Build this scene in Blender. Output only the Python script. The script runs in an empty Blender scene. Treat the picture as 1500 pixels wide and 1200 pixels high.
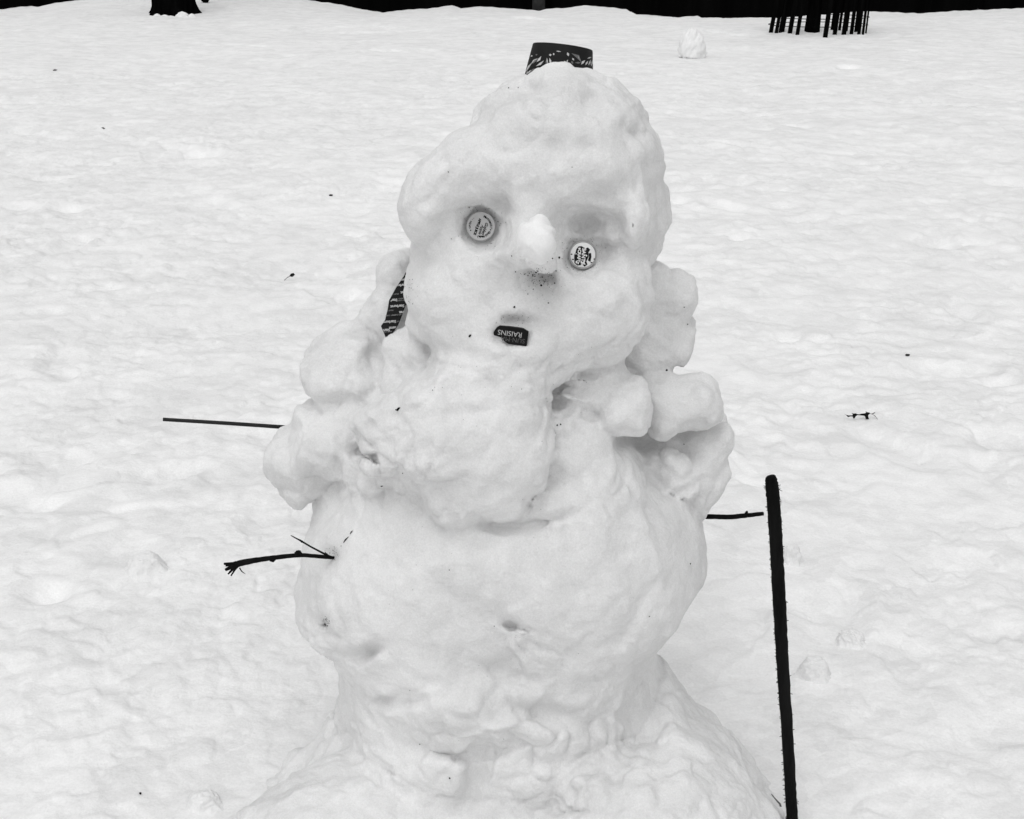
import bpy, bmesh, math, random
import numpy as np
from mathutils import Vector, Matrix
from mathutils.bvhtree import BVHTree

# ------------------------------------------------------------------ camera
H, D, PITCH, F = 1.36, 1.95, math.radians(20.0), 2060.0     # eye height, distance to snowman, tilt, focal length in px of 1500
sc = bpy.context.scene
COL = sc.collection
cam = bpy.data.cameras.new('camera')
cam.sensor_width = 36.0
cam.lens = 36.0 * F / 1500.0
cam.clip_start = 0.05
cam.clip_end = 600.0
cam_o = bpy.data.objects.new('camera', cam)
COL.objects.link(cam_o)
cam_o.location = (0, -D, H)
cam_o.rotation_euler = (math.pi / 2 - PITCH, 0, 0)
sc.camera = cam_o

# ------------------------------------------------------------------ overcast sky and soft sun
SUN_EL, SUN_ROT = math.radians(64), math.radians(195)
w = bpy.data.worlds.new('World')
sc.world = w
w.use_nodes = True
nt = w.node_tree
nt.nodes.clear()
sky = nt.nodes.new('ShaderNodeTexSky')
sky.sky_type = 'NISHITA'
sky.sun_disc = False
sky.sun_elevation = SUN_EL
sky.sun_rotation = SUN_ROT
sky.dust_density = 3.0
hs = nt.nodes.new('ShaderNodeHueSaturation')
hs.inputs['Saturation'].default_value = 0.0
bg = nt.nodes.new('ShaderNodeBackground')
bg.inputs['Strength'].default_value = 0.11
wo = nt.nodes.new('ShaderNodeOutputWorld')
nt.links.new(sky.outputs[0], hs.inputs['Color'])
nt.links.new(hs.outputs[0], bg.inputs['Color'])
nt.links.new(bg.outputs[0], wo.inputs['Surface'])
sun = bpy.data.lights.new('sun', 'SUN')
sun.energy = 0.5
sun.angle = math.radians(110)
sun.color = (1, 1, 1)
sun_o = bpy.data.objects.new('sun', sun)
COL.objects.link(sun_o)
sd = Vector((math.sin(SUN_ROT) * math.cos(SUN_EL), math.cos(SUN_ROT) * math.cos(SUN_EL), math.sin(SUN_EL)))
sun_o.rotation_euler = sd.to_track_quat('Z', 'Y').to_euler()
vs = sc.view_settings
vs.view_transform = 'Standard'
vs.look = 'None'
vs.gamma = 1.0
vs.exposure = 0.26

# ------------------------------------------------------------------ photo pixel -> place in the world
CP, SP = math.cos(PITCH), math.sin(PITCH)

def ray(px, py):
    a, b = (px - 750.0) / F, (600.0 - py) / F
    return Vector((a, CP + b * SP, -SP + b * CP))

def at(px, py, Y):
    d = ray(px, py)
    return Vector((0, -D, H)) + d * ((Y + D) / d.y)

def project(X, Y, Z):
    dy, dz = Y + D, Z - H
    dep = CP * dy - SP * dz
    return 750 + F * X / dep, 600 - F * (SP * dy + CP * dz) / dep

# ------------------------------------------------------------------ materials
def mat(name, col, rough=0.7, spec=0.3, **kw):
    m = bpy.data.materials.new(name)
    m.use_nodes = True
    b = m.node_tree.nodes['Principled BSDF']
    if not isinstance(col, tuple):
        col = (col, col, col)
    b.inputs['Base Color'].default_value = (*col, 1)
    b.inputs['Roughness'].default_value = rough
    b.inputs['Specular IOR Level'].default_value = spec
    for k, v in kw.items():
        b.inputs[k.replace('_', ' ')].default_value = v
    return m

def noisy(m, lo, hi, scale, detail=5, stretch=(1, 1, 1), bump=0.0, bscale=None, bdist=0.002, contrast=(0.3, 0.7), rough=0.6):
    """mottled base colour between two greys plus a fine bump"""
    n, l = m.node_tree.nodes, m.node_tree.links
    b = n['Principled BSDF']
    tc = n.new('ShaderNodeTexCoord')
    mp = n.new('ShaderNodeMapping')
    mp.inputs['Scale'].default_value = stretch
    l.new(tc.outputs['Object'], mp.inputs['Vector'])
    t = n.new('ShaderNodeTexNoise')
    t.inputs['Scale'].default_value = scale
    t.inputs['Detail'].default_value = detail
    t.inputs['Roughness'].default_value = rough
    l.new(mp.outputs[0], t.inputs['Vector'])
    r = n.new('ShaderNodeValToRGB')
    r.color_ramp.elements[0].position = contrast[0]
    r.color_ramp.elements[1].position = contrast[1]
    r.color_ramp.elements[0].color = (lo, lo, lo, 1)
    r.color_ramp.elements[1].color = (hi, hi, hi, 1)
    l.new(t.outputs[0], r.inputs[0])
    l.new(r.outputs[0], b.inputs['Base Color'])
    if bump:
        t2 = n.new('ShaderNodeTexNoise')
        t2.inputs['Scale'].default_value = bscale or scale * 5
        t2.inputs['Detail'].default_value = 6
        l.new(mp.outputs[0], t2.inputs['Vector'])
        bp = n.new('ShaderNodeBump')
        bp.inputs['Strength'].default_value = bump
        bp.inputs['Distance'].default_value = bdist
        l.new(t2.outputs[0], bp.inputs['Height'])
        l.new(bp.outputs[0], b.inputs['Normal'])
    return m

SSS = dict(Subsurface_Weight=0.35, Subsurface_Radius=(1.0, 1.0, 1.0), Subsurface_Scale=0.009)
M_SNOW = noisy(mat('packed_snow', 0.82, 0.75, 0.2, **SSS), 0.665, 0.80, 7.5, 10, bump=0.5, bscale=150, bdist=0.004, contrast=(0.33, 0.62), rough=0.66)
def stained_shaded(m):
    """greys the snow: icy slush plus shade painted into recesses, weighted by the mesh"""
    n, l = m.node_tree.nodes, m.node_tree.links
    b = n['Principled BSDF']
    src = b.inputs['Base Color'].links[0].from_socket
    at_ = n.new('ShaderNodeAttribute'); at_.attribute_name = 'dirt_shade'
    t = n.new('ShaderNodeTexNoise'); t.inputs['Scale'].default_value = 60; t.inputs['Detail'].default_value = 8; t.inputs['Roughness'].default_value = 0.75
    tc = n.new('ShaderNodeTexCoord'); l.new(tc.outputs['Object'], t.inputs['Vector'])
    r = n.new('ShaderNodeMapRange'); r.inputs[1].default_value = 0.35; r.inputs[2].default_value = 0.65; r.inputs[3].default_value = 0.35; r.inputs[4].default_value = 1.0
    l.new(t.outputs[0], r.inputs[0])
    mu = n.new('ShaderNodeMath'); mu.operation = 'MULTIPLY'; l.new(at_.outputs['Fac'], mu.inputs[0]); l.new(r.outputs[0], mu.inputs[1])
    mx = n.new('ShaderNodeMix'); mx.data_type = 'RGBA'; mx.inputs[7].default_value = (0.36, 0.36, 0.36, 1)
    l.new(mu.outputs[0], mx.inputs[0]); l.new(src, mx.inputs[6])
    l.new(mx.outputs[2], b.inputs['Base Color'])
stained_shaded(M_SNOW)
def grainy(m, scale, amt):
    """single coarse crystals, lighter and darker"""
    n, l = m.node_tree.nodes, m.node_tree.links
    b = n['Principled BSDF']
    src = b.inputs['Base Color'].links[0].from_socket
    tc = n.new('ShaderNodeTexCoord')
    t = n.new('ShaderNodeTexNoise'); t.inputs['Scale'].default_value = scale; t.inputs['Detail'].default_value = 3; t.inputs['Roughness'].default_value = 0.7
    l.new(tc.outputs['Object'], t.inputs['Vector'])
    r = n.new('ShaderNodeMapRange'); r.inputs[1].default_value = 0.3; r.inputs[2].default_value = 0.7; r.inputs[3].default_value = 1 - amt; r.inputs[4].default_value = 1 + amt
    l.new(t.outputs[0], r.inputs[0])
    mx = n.new('ShaderNodeMix'); mx.data_type = 'RGBA'; mx.blend_type = 'MULTIPLY'; mx.inputs[0].default_value = 1
    l.new(src, mx.inputs[6]); l.new(r.outputs[0], mx.inputs[7]); l.new(mx.outputs[2], b.inputs['Base Color'])
grainy(M_SNOW, 420, 0.07)
M_NOSE = noisy(mat('fresh_snow', 0.92, 0.8, 0.15), 0.87, 0.90, 40, 4, bump=0.3, bscale=230, bdist=0.002)
M_GROUND = noisy(mat('trodden_snow', 0.85, 0.8, 0.15), 0.855, 0.905, 6.0, 10, bump=0.5, bscale=70, bdist=0.005, contrast=(0.36, 0.62))
def chunky(m, scale, dark, share):
    """scattered icy chunks trodden into the crust, a little greyer than the loose snow"""
    n, l = m.node_tree.nodes, m.node_tree.links
    b = n['Principled BSDF']
    src = b.inputs['Base Color'].links[0].from_socket
    tc = n.new('ShaderNodeTexCoord')
    dn = n.new('ShaderNodeTexNoise'); dn.inputs['Scale'].default_value = scale * 1.6; dn.inputs['Detail'].default_value = 4
    l.new(tc.outputs['Object'], dn.inputs['Vector'])
    vm = n.new('ShaderNodeVectorMath'); vm.operation = 'MULTIPLY_ADD'
    vm.inputs[1].default_value = (0.9 / scale,) * 3
    l.new(dn.outputs['Color'], vm.inputs[0]); l.new(tc.outputs['Object'], vm.inputs[2])
    v = n.new('ShaderNodeTexVoronoi'); v.inputs['Scale'].default_value = scale
    l.new(vm.outputs[0], v.inputs['Vector'])
    sp = n.new('ShaderNodeSeparateColor'); l.new(v.outputs['Color'], sp.inputs[0])
    r = n.new('ShaderNodeValToRGB')
    r.color_ramp.elements[0].position = share - 0.15; r.color_ramp.elements[0].color = (dark,) * 3 + (1,)
    r.color_ramp.elements[1].position = share + 0.15; r.color_ramp.elements[1].color = (1, 1, 1, 1)
    l.new(sp.outputs[0], r.inputs[0])
    mx = n.new('ShaderNodeMix'); mx.data_type = 'RGBA'; mx.blend_type = 'MULTIPLY'; mx.inputs[0].default_value = 1
    l.new(src, mx.inputs[6]); l.new(r.outputs[0], mx.inputs[7])
    l.new(mx.outputs[2], b.inputs['Base Color'])
chunky(M_GROUND, 9.0, 0.955, 0.33)
chunky(M_GROUND, 3.4, 0.965, 0.4)
chunky(M_GROUND, 19.0, 0.955, 0.3)
grainy(M_GROUND, 200, 0.05)
grainy(M_NOSE, 420, 0.04)
M_CLOD = noisy(mat('clod_snow', 0.85, 0.8, 0.15), 0.76, 0.84, 14, 6, bump=0.7, bscale=90, bdist=0.005)
grainy(M_CLOD, 250, 0.05)
M_BARK = noisy(mat('dark_bark', 0.006, 0.9, 0.1), 0.002, 0.010, 60, 6, stretch=(1, 1, 0.15), bump=0.6, bscale=200, bdist=0.002)
M_TRUNK = noisy(mat('trunk_bark', 0.006, 0.95, 0.0), 0.001, 0.004, 20, 6, stretch=(1, 1, 0.2), bump=0.8, bscale=30, bdist=0.02)
M_STAKE = noisy(mat('stake_wood', 0.004, 0.95, 0.0), 0.001, 0.005, 20, 5, stretch=(1, 1, 0.1))
M_FENCE = noisy(mat('fence_board', 0.004, 0.95, 0.0), 0.001, 0.004, 3, 5, stretch=(1, 1, 0.1))
M_POST = noisy(mat('grey_post', 0.03, 0.9, 0.0), 0.015, 0.05, 6, 4)
M_ROD = noisy(mat('rod_dark', 0.01, 0.5, 0.25), 0.006, 0.016, 90, 4, stretch=(0.1, 1, 1))
M_CUP = noisy(mat('cup_card', 0.012, 0.6, 0.15), 0.009, 0.014, 60, 4)
M_CUPPRINT = mat('cup_print', 0.55, 0.5, 0.3)
M_CUPGREY = mat('cup_print_grey', 0.14, 0.5, 0.3)
M_CAPGREY = noisy(mat('cap_grey', 0.42, 0.5, 0.3), 0.46, 0.52, 90, 3)
M_CAPTIN = noisy(mat('cap_tin', 0.35, 0.35, 0.5, Metallic=0.6), 0.30, 0.42, 90, 3)
M_CAPWHITE = noisy(mat('cap_white', 0.8, 0.4, 0.4), 0.74, 0.82, 60, 3)
M_INK = mat('ink', 0.008, 0.6, 0.2)
M_INKSOFT = mat('ink_soft', 0.05, 0.6, 0.2)
M_BOX = noisy(mat('box_card', 0.006, 0.6, 0.15), 0.004, 0.008, 60, 3)
M_BOXWHITE = mat('box_lettering', 0.45, 0.6, 0.2)
M_BOXGREY = mat('box_lettering_grey', 0.10, 0.6, 0.2)
M_WRAP = noisy(mat('wrapper_dark', 0.012, 0.6, 0.1), 0.008, 0.014, 80, 3)
M_WRAPINK = mat('wrapper_lettering', 0.5, 0.5, 0.3)
M_WRAPGREY = mat('wrapper_small_print', 0.2, 0.5, 0.3)
M_BIT = mat('debris', 0.006, 0.9, 0.1)
M_LEAF = noisy(mat('dry_leaf', 0.012, 0.8, 0.1), 0.006, 0.016, 80, 4)
M_STONE = noisy(mat('stone', 0.12, 0.9, 0.2), 0.09, 0.16, 60, 5, bump=0.4, bscale=120, bdist=0.002)

# ------------------------------------------------------------------ helpers
def link(o, parent=None):
    COL.objects.link(o)
    if parent is not None:
        o.parent = parent
    return o

def tag(o, label, cat, group=None, kind=None):
    if label: o['label'] = label
    if cat: o['category'] = cat
    if group: o['group'] = group
    if kind: o['kind'] = kind
    return o

def empty(name, loc, rot=None):
    o = bpy.data.objects.new(name, None)
    o.empty_display_size = 0.05
    o.location = loc
    if rot is not None:
        o.rotation_euler = rot
    return link(o)

def mesh_obj(name, verts, faces, m, parent=None, smooth=True):
    me = bpy.data.meshes.new(name)
    me.from_pydata([tuple(v) for v in verts], [], [tuple(f) for f in faces])
    me.materials.append(m)
    if smooth:
        me.polygons.foreach_set('use_smooth', np.ones(len(me.polygons), dtype=bool))
    me.update()
    return link(bpy.data.objects.new(name, me), parent)

def big_mesh(name, V, Q, m, parent=None, normals=None, dirt_shade=None):
    me = bpy.data.meshes.new(name)
    me.vertices.add(len(V))
    me.vertices.foreach_set('co', np.ascontiguousarray(V, dtype=np.float32).ravel())
    me.loops.add(Q.size)
    me.polygons.add(len(Q))
    me.polygons.foreach_set('loop_start', np.arange(0, Q.size, 4, dtype=np.int32))
    me.loops.foreach_set('vertex_index', np.ascontiguousarray(Q, dtype=np.int32).ravel())
    me.update(calc_edges=True)
    me.polygons.foreach_set('use_smooth', np.ones(len(Q), dtype=bool))
    me.materials.append(m)
    if dirt_shade is not None:
        at_ = me.attributes.new('dirt_shade', 'FLOAT', 'POINT')
        at_.data.foreach_set('value', np.ascontiguousarray(dirt_shade, dtype=np.float32))
    if normals is not None:
        me.normals_split_custom_set_from_vertices(normals.astype(np.float32).tolist())
    return link(bpy.data.objects.new(name, me), parent)

class MB:
    def __init__(self):
        self.v, self.f = [], []
    def add(self, v, f):
        k = len(self.v)
        self.v += [Vector(p) for p in v]
        self.f += [tuple(i + k for i in q) for q in f]
        return self
    def tube(self, pts, radii, n=10, rough=0.0, rng=None, cap=True):
        pts = [Vector(p) for p in pts]
        vs_, fs = [], []
        for i, p in enumerate(pts):
            t = (pts[min(i + 1, len(pts) - 1)] - pts[max(i - 1, 0)]).normalized()
            ref = Vector((0, 1, 0)) if abs(t.y) < 0.8 else Vector((1, 0, 0))
            a = t.cross(ref).normalized()
            b = t.cross(a).normalized()
            for k in range(n):
                th = 2 * math.pi * k / n
                r = radii[i] * (1 + (rng.uniform(-rough, rough) if rng else 0))
                vs_.append(p + (a * math.cos(th) + b * math.sin(th)) * r)
        for i in range(len(pts) - 1):
            for k in range(n):
                k2 = (k + 1) % n
                fs.append((i * n + k, i * n + k2, (i + 1) * n + k2, (i + 1) * n + k))
        if cap:
            fs.append(tuple(range(n - 1, -1, -1)))
            fs.append(tuple(range((len(pts) - 1) * n, len(pts) * n)))
        return self.add(vs_, fs)
    def box(self, c, s, rz=0.0):
        c = Vector(c)
        R = Matrix.Rotation(rz, 3, 'Z')
        vs_ = [c + R @ Vector((x * s[0] / 2, y * s[1] / 2, z * s[2] / 2)) for z in (-1, 1) for y in (-1, 1) for x in (-1, 1)]
        return self.add(vs_, [(0, 2, 3, 1), (4, 5, 7, 6), (0, 1, 5, 4), (2, 6, 7, 3), (0, 4, 6, 2), (1, 3, 7, 5)])
    def build(self, name, m, parent=None, smooth=True):
        return mesh_obj(name, self.v, self.f, m, parent, smooth)

def densify(pts, radii, n):
    """smooth polyline through the points, n samples per span"""
    P = [Vector(p) for p in pts]
    out, rr = [], []
    for i in range(len(P) - 1):
        p0, p1, p2, p3 = P[max(i - 1, 0)], P[i], P[i + 1], P[min(i + 2, len(P) - 1)]
        for k in range(n):
            t = k / n
            out.append(0.5 * ((2 * p1) + (p2 - p0) * t + (2 * p0 - 5 * p1 + 4 * p2 - p3) * t * t + (3 * p1 - p0 - 3 * p2 + p3) * t ** 3))
            rr.append(radii[i] * (1 - t) + radii[i + 1] * t)
    out.append(P[-1]); rr.append(radii[-1])
    return out, rr

def perlin(x, y, seed):
    rs = np.random.RandomState(seed)
    N = 256
    ang = rs.rand(N, N).astype(np.float32) * 2 * np.pi
    gx, gy = np.cos(ang), np.sin(ang)
    xi, yi = np.floor(x).astype(np.int64), np.floor(y).astype(np.int64)
    xf, yf = x - xi, y - yi
    u, v = xf ** 3 * (xf * (6 * xf - 15) + 10), yf ** 3 * (yf * (6 * yf - 15) + 10)
    def g(i, j):
        a, b = (xi + i) % N, (yi + j) % N
        return gx[a, b] * (xf - i) + gy[a, b] * (yf - j)
    return (g(0, 0) * (1 - u) + g(1, 0) * u) * (1 - v) + (g(0, 1) * (1 - u) + g(1, 1) * u) * v

def sstep(a, b, x):
    t = np.clip((x - a) / (b - a), 0, 1)
    return t * t * (3 - 2 * t)

# ------------------------------------------------------------------ snow ground
CREST_Y = 18.0
CREST = [(-700, 6), (-200, 16), (0, 14), (20, 11), (45, 9), (62, 10), (72, 11), (82, 4), (120, 0), (200, -6), (290, -9), (380, -6), (435, -2),
         (470, 3), (500, 7), (520, 12), (560, 19), (590, 15), (612, 14), (640, 12), (662, 8), (675, 13), (702, 10), (755, 13),
         (790, 16), (802, 13), (830, 12), (855, 8), (890, 11), (918, 14), (926, 21), (960, 23), (990, 26), (1022, 23), (1030, 28),
         (1100, 29), (1130, 28), (1200, 22), (1270, 17), (1300, 18), (1345, 20), (1400, 16), (1500, 12), (1900, 10), (2600, 14)]
_c = [at(px, py, CREST_Y) for px, py in CREST]
CX, CZ = np.array([p.x for p in _c]), np.array([p.z for p in _c])

def ground_h(X, Y, fine=True):
    X, Y = np.asarray(X, dtype=np.float64), np.asarray(Y, dtype=np.float64)
    dist = np.maximum(Y + D, 0.5)
    wx = X + 0.12 * perlin(X * 2.1, Y * 2.1, 11)
    wy = Y + 0.12 * perlin(X * 2.1 + 40, Y * 2.1, 12)
    z = 0.050 * perlin(wx * 0.55, wy * 0.55, 1)
    z += 0.013 * perlin(wx * 1.7, wy * 1.7, 2)
    b = np.abs(perlin(wx * 3.3, wy * 3.3, 3))
    z += 0.010 * np.minimum(b, 0.35)
    z += 0.006 * perlin(wx * 6.5, wy * 6.5, 4)
    far = sstep(4, 9, dist)
    z += far * 0.030 * np.maximum(perlin(wx * 2.9, wy * 2.9, 15) - 0.2, 0)
    b2 = np.abs(perlin(wx * 10, wy * 10, 5))
    m2 = sstep(-0.2, 0.3, perlin(X * 0.9 + 7, Y * 0.9, 6))
    z += m2 * 0.014 * b2
    # trodden chunks, each lying at its own height and tilt
    for cs, amp, sd in ((0.38, 0.007, 43), (0.19, 0.010, 42), (0.095, 0.011, 40), (0.048, 0.008, 41), (0.026, 0.0045, 44)):
        if not fine: break
        rs = np.random.RandomState(sd)
        T = rs.rand(128, 128, 5).astype(np.float32)
        Xr, Yr = 0.8 * X - 0.6 * Y, 0.6 * X + 0.8 * Y
        u = Xr / cs + 0.9 * perlin(X / cs * 0.8, Y / cs * 0.8, sd + 10)
        v = Yr / cs + 0.9 * perlin(X / cs * 0.8 + 31, Y / cs * 0.8, sd + 20)
        ui, vi = np.floor(u).astype(int), np.floor(v).astype(int)
        ws, lo = np.zeros(X.shape), np.zeros(X.shape)
        for di in (-1, 0, 1):
            for dj in (-1, 0, 1):
                c = T[(ui + di) % 128, (vi + dj) % 128]
                du, dv = u - ui - di - c[..., 0], v - vi - dj - c[..., 1]
                d = du * du + dv * dv
                hgt = c[..., 2] - 0.5 + 0.6 * (c[..., 3] - 0.5) * du + 0.6 * (c[..., 4] - 0.5) * dv - 0.3 * d
                e = np.exp(-14 * d)
                ws += e; lo += e * hgt
        lo /= ws + 1e-9
        z += amp * lo * sstep(-0.25, 0.2, perlin(X * 1.3 + sd, Y * 1.3, sd + 30)) * (dist < 12)
    if fine:
        z += 0.0030 * perlin(wx * 24, wy * 24, 8) * (dist < 9)
    # footprints and holes
    for hx, hy, rx, ry, dp in HOLES:
        z -= dp * np.exp(-(((X - hx) / rx) ** 2 + ((Y - hy) / ry) ** 2) ** 1.5)
    for fx, fy, fa, fl, fw, fd in PRINTS:
        near_ = (np.abs(X - fx) < 0.5) & (np.abs(Y - fy) < 0.5)
        if not near_.any():
            continue
        ex, ey = wx[near_] - fx, wy[near_] - fy
        ca, sa = math.cos(fa), math.sin(fa)
        rr = ((ex * ca + ey * sa) / fl) ** 2 + ((-ex * sa + ey * ca) / fw) ** 2
        z[near_] += -fd * np.exp(-rr ** 2) + 0.35 * fd * np.exp(-(np.sqrt(rr) - 1.5) ** 2 * 5)
    near = sstep(0.2, 0.9, np.hypot(X, Y))
    z = z * (0.35 + 0.65 * near)
    k = sstep(15.2, CREST_Y, Y)
    cz = np.interp(X, CX, CZ) + 0.010 * perlin(X * 9, Y * 0 + 3, 9) * (np.abs(X) < 9)
    z = z * (1 - 0.85 * k) + k * cz
    k2 = sstep(CREST_Y + 0.02, CREST_Y + 0.9, Y)
    z = z - k2 * 0.55
    return z

def on_ground(px, py):
    """place on the flat ground seen at this pixel"""
    d = ray(px, py)
    t = H / -d.z
    return Vector((0, -D, H)) + d * t

HOLES = []
for px, py, rw, dp in [(75, 878, 0.045, 0.03), (1470, 650, 0.10, 0.035), (1165, 185, 0.10, 0.05), (1370, 355, 0.10, 0.05), (1245, 102, 0.12, 0.05),
                       (1155, 492, 0.05, 0.02), (1462, 562, 0.05, 0.025), (500, 428, 0.05, 0.02), (100, 305, 0.08, 0.03), (30, 192, 0.12, 0.05),
                       (1480, 265, 0.12, 0.05), (1085, 355, 0.06, 0.03), (1000, 300, 0.06, 0.02), (780, 26, 0.25, 0.12), (60, 740, 0.05, 0.02),
                       (290, 228, 0.11, 0.04), (1440, 690, 0.07, 0.02)]:
    p = on_ground(px, py)
    HOLES.append((p.x, p.y, rw, rw * 0.8, dp))

_r = random.Random(77)
PRINTS = []
for _ in range(190):
    d_ = 1.9 + 15 * _r.random() ** 1.3
    x_ = _r.uniform(-0.45, 0.45) * d_
    if math.hypot(x_, d_ - D) > 0.8:
        PRINTS.append((x_, d_ - D, _r.uniform(0, 3.1), _r.uniform(0.11, 0.16), _r.uniform(0.05, 0.07), _r.choice((0.006, 0.008, 0.012, 0.018))))
NR, NC = 1000, 900
r_ = np.linspace(0, 1, NR)
dist = 0.9 * (21.0 / 0.9) ** r_
dist = np.concatenate([[-3.0, -1.0, 0.0, 0.5], dist, [24, 30, 45, 80, 150, 300]])
s_ = np.linspace(-1, 1, NC)
s_ = np.sign(s_) * (0.86 * np.abs(s_) + 3.4 * np.abs(s_) ** 24)
DD, SS = np.meshgrid(dist, s_, indexing='ij')
GX = SS * (0.9 + 0.52 * np.abs(DD))
GY = DD - D
GZ = ground_h(GX, GY)
V = np.stack([GX, GY, GZ], -1).reshape(-1, 3)
idx = np.arange(DD.size).reshape(DD.shape)
Q = np.stack([idx[:-1, :-1], idx[:-1, 1:], idx[1:, 1:], idx[1:, :-1]], -1).reshape(-1, 4)
g = big_mesh('snow_ground', V, Q, M_GROUND)
tag(g, 'trodden white snow covering the park lawn', 'snow', kind='structure')

# ------------------------------------------------------------------ the snowman: one sculpted volume, cut into its parts
VX = 0.004
x0, x1, y0, y1, z0, z1 = -0.62, 0.62, -0.60, 0.42, -0.06, 1.23
gx = np.arange(x0, x1, VX, dtype=np.float32)
gy = np.arange(y0, y1, VX, dtype=np.float32)
gz = np.arange(z0, z1, VX, dtype=np.float32)
NX, NY, NZ = len(gx), len(gy), len(gz)
FLD = np.full((NX, NY, NZ), 0.2, dtype=np.float32)
LAB = np.zeros((NX, NY, NZ), dtype=np.int8)
RAW = np.full((NX, NY, NZ), 0.2, dtype=np.float32)
PARTS = ['base', 'torso', 'head', 'nose', 'snow_lump', 'snow_lump', 'snow_lump', 'snow_lump', 'snow_lump', 'snow_lump', 'snow_lump', 'chest_lump']
BASE, TORSO, HEAD, NOSE, L1, L2, L3, L4, L5, L6, L7, CHEST = range(12)

def poly_sd(P, A, B):
    """signed distance to a closed polygon, on grids A, B"""
    d = np.full(A.shape, 1e9, dtype=np.float32)
    ins = np.zeros(A.shape, dtype=bool)
    n = len(P)
    for i in range(n):
        ax, ay = P[i]
        bx, by = P[(i + 1) % n]
        ex, ey = bx - ax, by - ay
        wx, wy = A - ax, B - ay
        t = np.clip((wx * ex + wy * ey) / (ex * ex + ey * ey + 1e-12), 0, 1)
        d = np.minimum(d, (wx - ex * t) ** 2 + (wy - ey * t) ** 2)
        c = ((ay <= B) & (by > B)) | ((by <= B) & (ay > B))
        with np.errstate(divide='ignore', invalid='ignore'):
            xi = ax + (B - ay) * ex / (ey if abs(ey) > 1e-9 else 1e-9)
        ins ^= c & (A < xi)
    d = np.sqrt(d)
    return np.where(ins, -d, d)

def smooth_poly(P, k=5):
    """round the corners of a traced outline a little"""
    P = np.array(P, dtype=float)
    n = len(P)
    out = []
    for i in range(n):
        p0, p1, p2, p3 = P[i - 1], P[i], P[(i + 1) % n], P[(i + 2) % n]
        for j in range(k):
            t = j / k
            out.append(0.5 * (2 * p1 + (p2 - p0) * t + (2 * p0 - 5 * p1 + 4 * p2 - p3) * t * t + (3 * p1 - p0 - 3 * p2 + p3) * t ** 3))
    return [tuple(p) for p in out]

def blend(sl, f, lab, k):
    A, R = FLD[sl], RAW[sl]
    if k > 0:
        h = np.clip(0.5 + 0.5 * (A - f) / k, 0, 1)
        FLD[sl] = A * (1 - h) + f * h - k * h * (1 - h)
    else:
        FLD[sl] = np.minimum(A, f)
    c = f < R
    LAB[sl][c] = lab
    RAW[sl] = np.minimum(R, f)

def rng_(a, lo, hi, n):
    i = max(int((lo - a[0]) / VX), 0)
    j = min(int((hi - a[0]) / VX) + 2, n)
    return slice(i, max(j, i + 1))

PAD = 0.07
def slab(lab, outline, Y, h, r, k=0.02, tilt=0.0, inset=0.0):
    """a lump with this outline seen from the path, standing at depth Y, h deep each way, edges rounded by r"""
    pts = smooth_poly(outline)
    P = [(q.x, q.z) for q in (at(px, py, Y) for px, py in pts)]
    xs, zs = [p[0] for p in P], [p[1] for p in P]
    zc = 0.5 * (min(zs) + max(zs))
    sx = rng_(gx, min(xs) - PAD, max(xs) + PAD, NX)
    sz = rng_(gz, min(zs) - PAD, max(zs) + PAD, NZ)
    ext = h + abs(tilt) * (max(zs) - min(zs)) * 0.5 + PAD
    sy = rng_(gy, Y - ext, Y + ext, NY)
    A, B = np.meshgrid(gx[sx], gz[sz], indexing='ij')
    d2 = poly_sd(P, A, B).astype(np.float32)[:, None, :] + np.float32(inset)
    yy = gy[sy][None, :, None] - Y - tilt * (gz[sz][None, None, :] - zc)
    q1, q2 = d2 + r, np.abs(yy) - h + r
    f = np.minimum(np.maximum(q1, q2), 0) + np.sqrt(np.maximum(q1, 0) ** 2 + np.maximum(q2, 0) ** 2) - r
    blend((sx, sy, sz), f, lab, k)

def ball(lab, px, py, Y, rx, ry, rz, k=0.02, rot=0.0):
    """an ellipsoid whose centre is seen at this pixel; radii in metres, rot in the picture's plane"""
    c = at(px, py, Y)
    R = max(rx, ry, rz) + PAD
    sx, sy, sz = rng_(gx, c.x - R, c.x + R, NX), rng_(gy, c.y - R, c.y + R, NY), rng_(gz, c.z - R, c.z + R, NZ)
    X = gx[sx][:, None, None] - c.x
    Yv = gy[sy][None, :, None] - c.y
    Z = gz[sz][None, None, :] - c.z
    cr, sr = math.cos(rot), math.sin(rot)
    u, v = X * cr + Z * sr, -X * sr + Z * cr
    k0 = np.sqrt((u / rx) ** 2 + (Yv / ry) ** 2 + (v / rz) ** 2)
    k1 = np.sqrt((u / rx ** 2) ** 2 + (Yv / ry ** 2) ** 2 + (v / rz ** 2) ** 2) + 1e-6
    blend((sx, sy, sz), (k0 * (k0 - 1) / k1).astype(np.float32), lab, k)

# --- base mound
slab(BASE, [(520, 1105), (494, 1094), (460, 1116), (424, 1150), (384, 1180), (346, 1212), (310, 1280), (320, 1400), (700, 1450), (1150, 1400), (1180, 1270), (1142, 1196), (1106, 1148),
            (1082, 1114), (1050, 1076), (1012, 1046), (980, 1026), (950, 1045), (900, 1090), (700, 1140), (560, 1120)], -0.09, 0.22, 0.16, 0.012)
ball(BASE, 720, 1330, -0.24, 0.36, 0.24, 0.17, 0.05)
ball(BASE, 965, 1215, -0.24, 0.15, 0.14, 0.11, 0.03)
ball(BASE, 500, 1230, -0.22, 0.15, 0.15, 0.10, 0.03)
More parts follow.
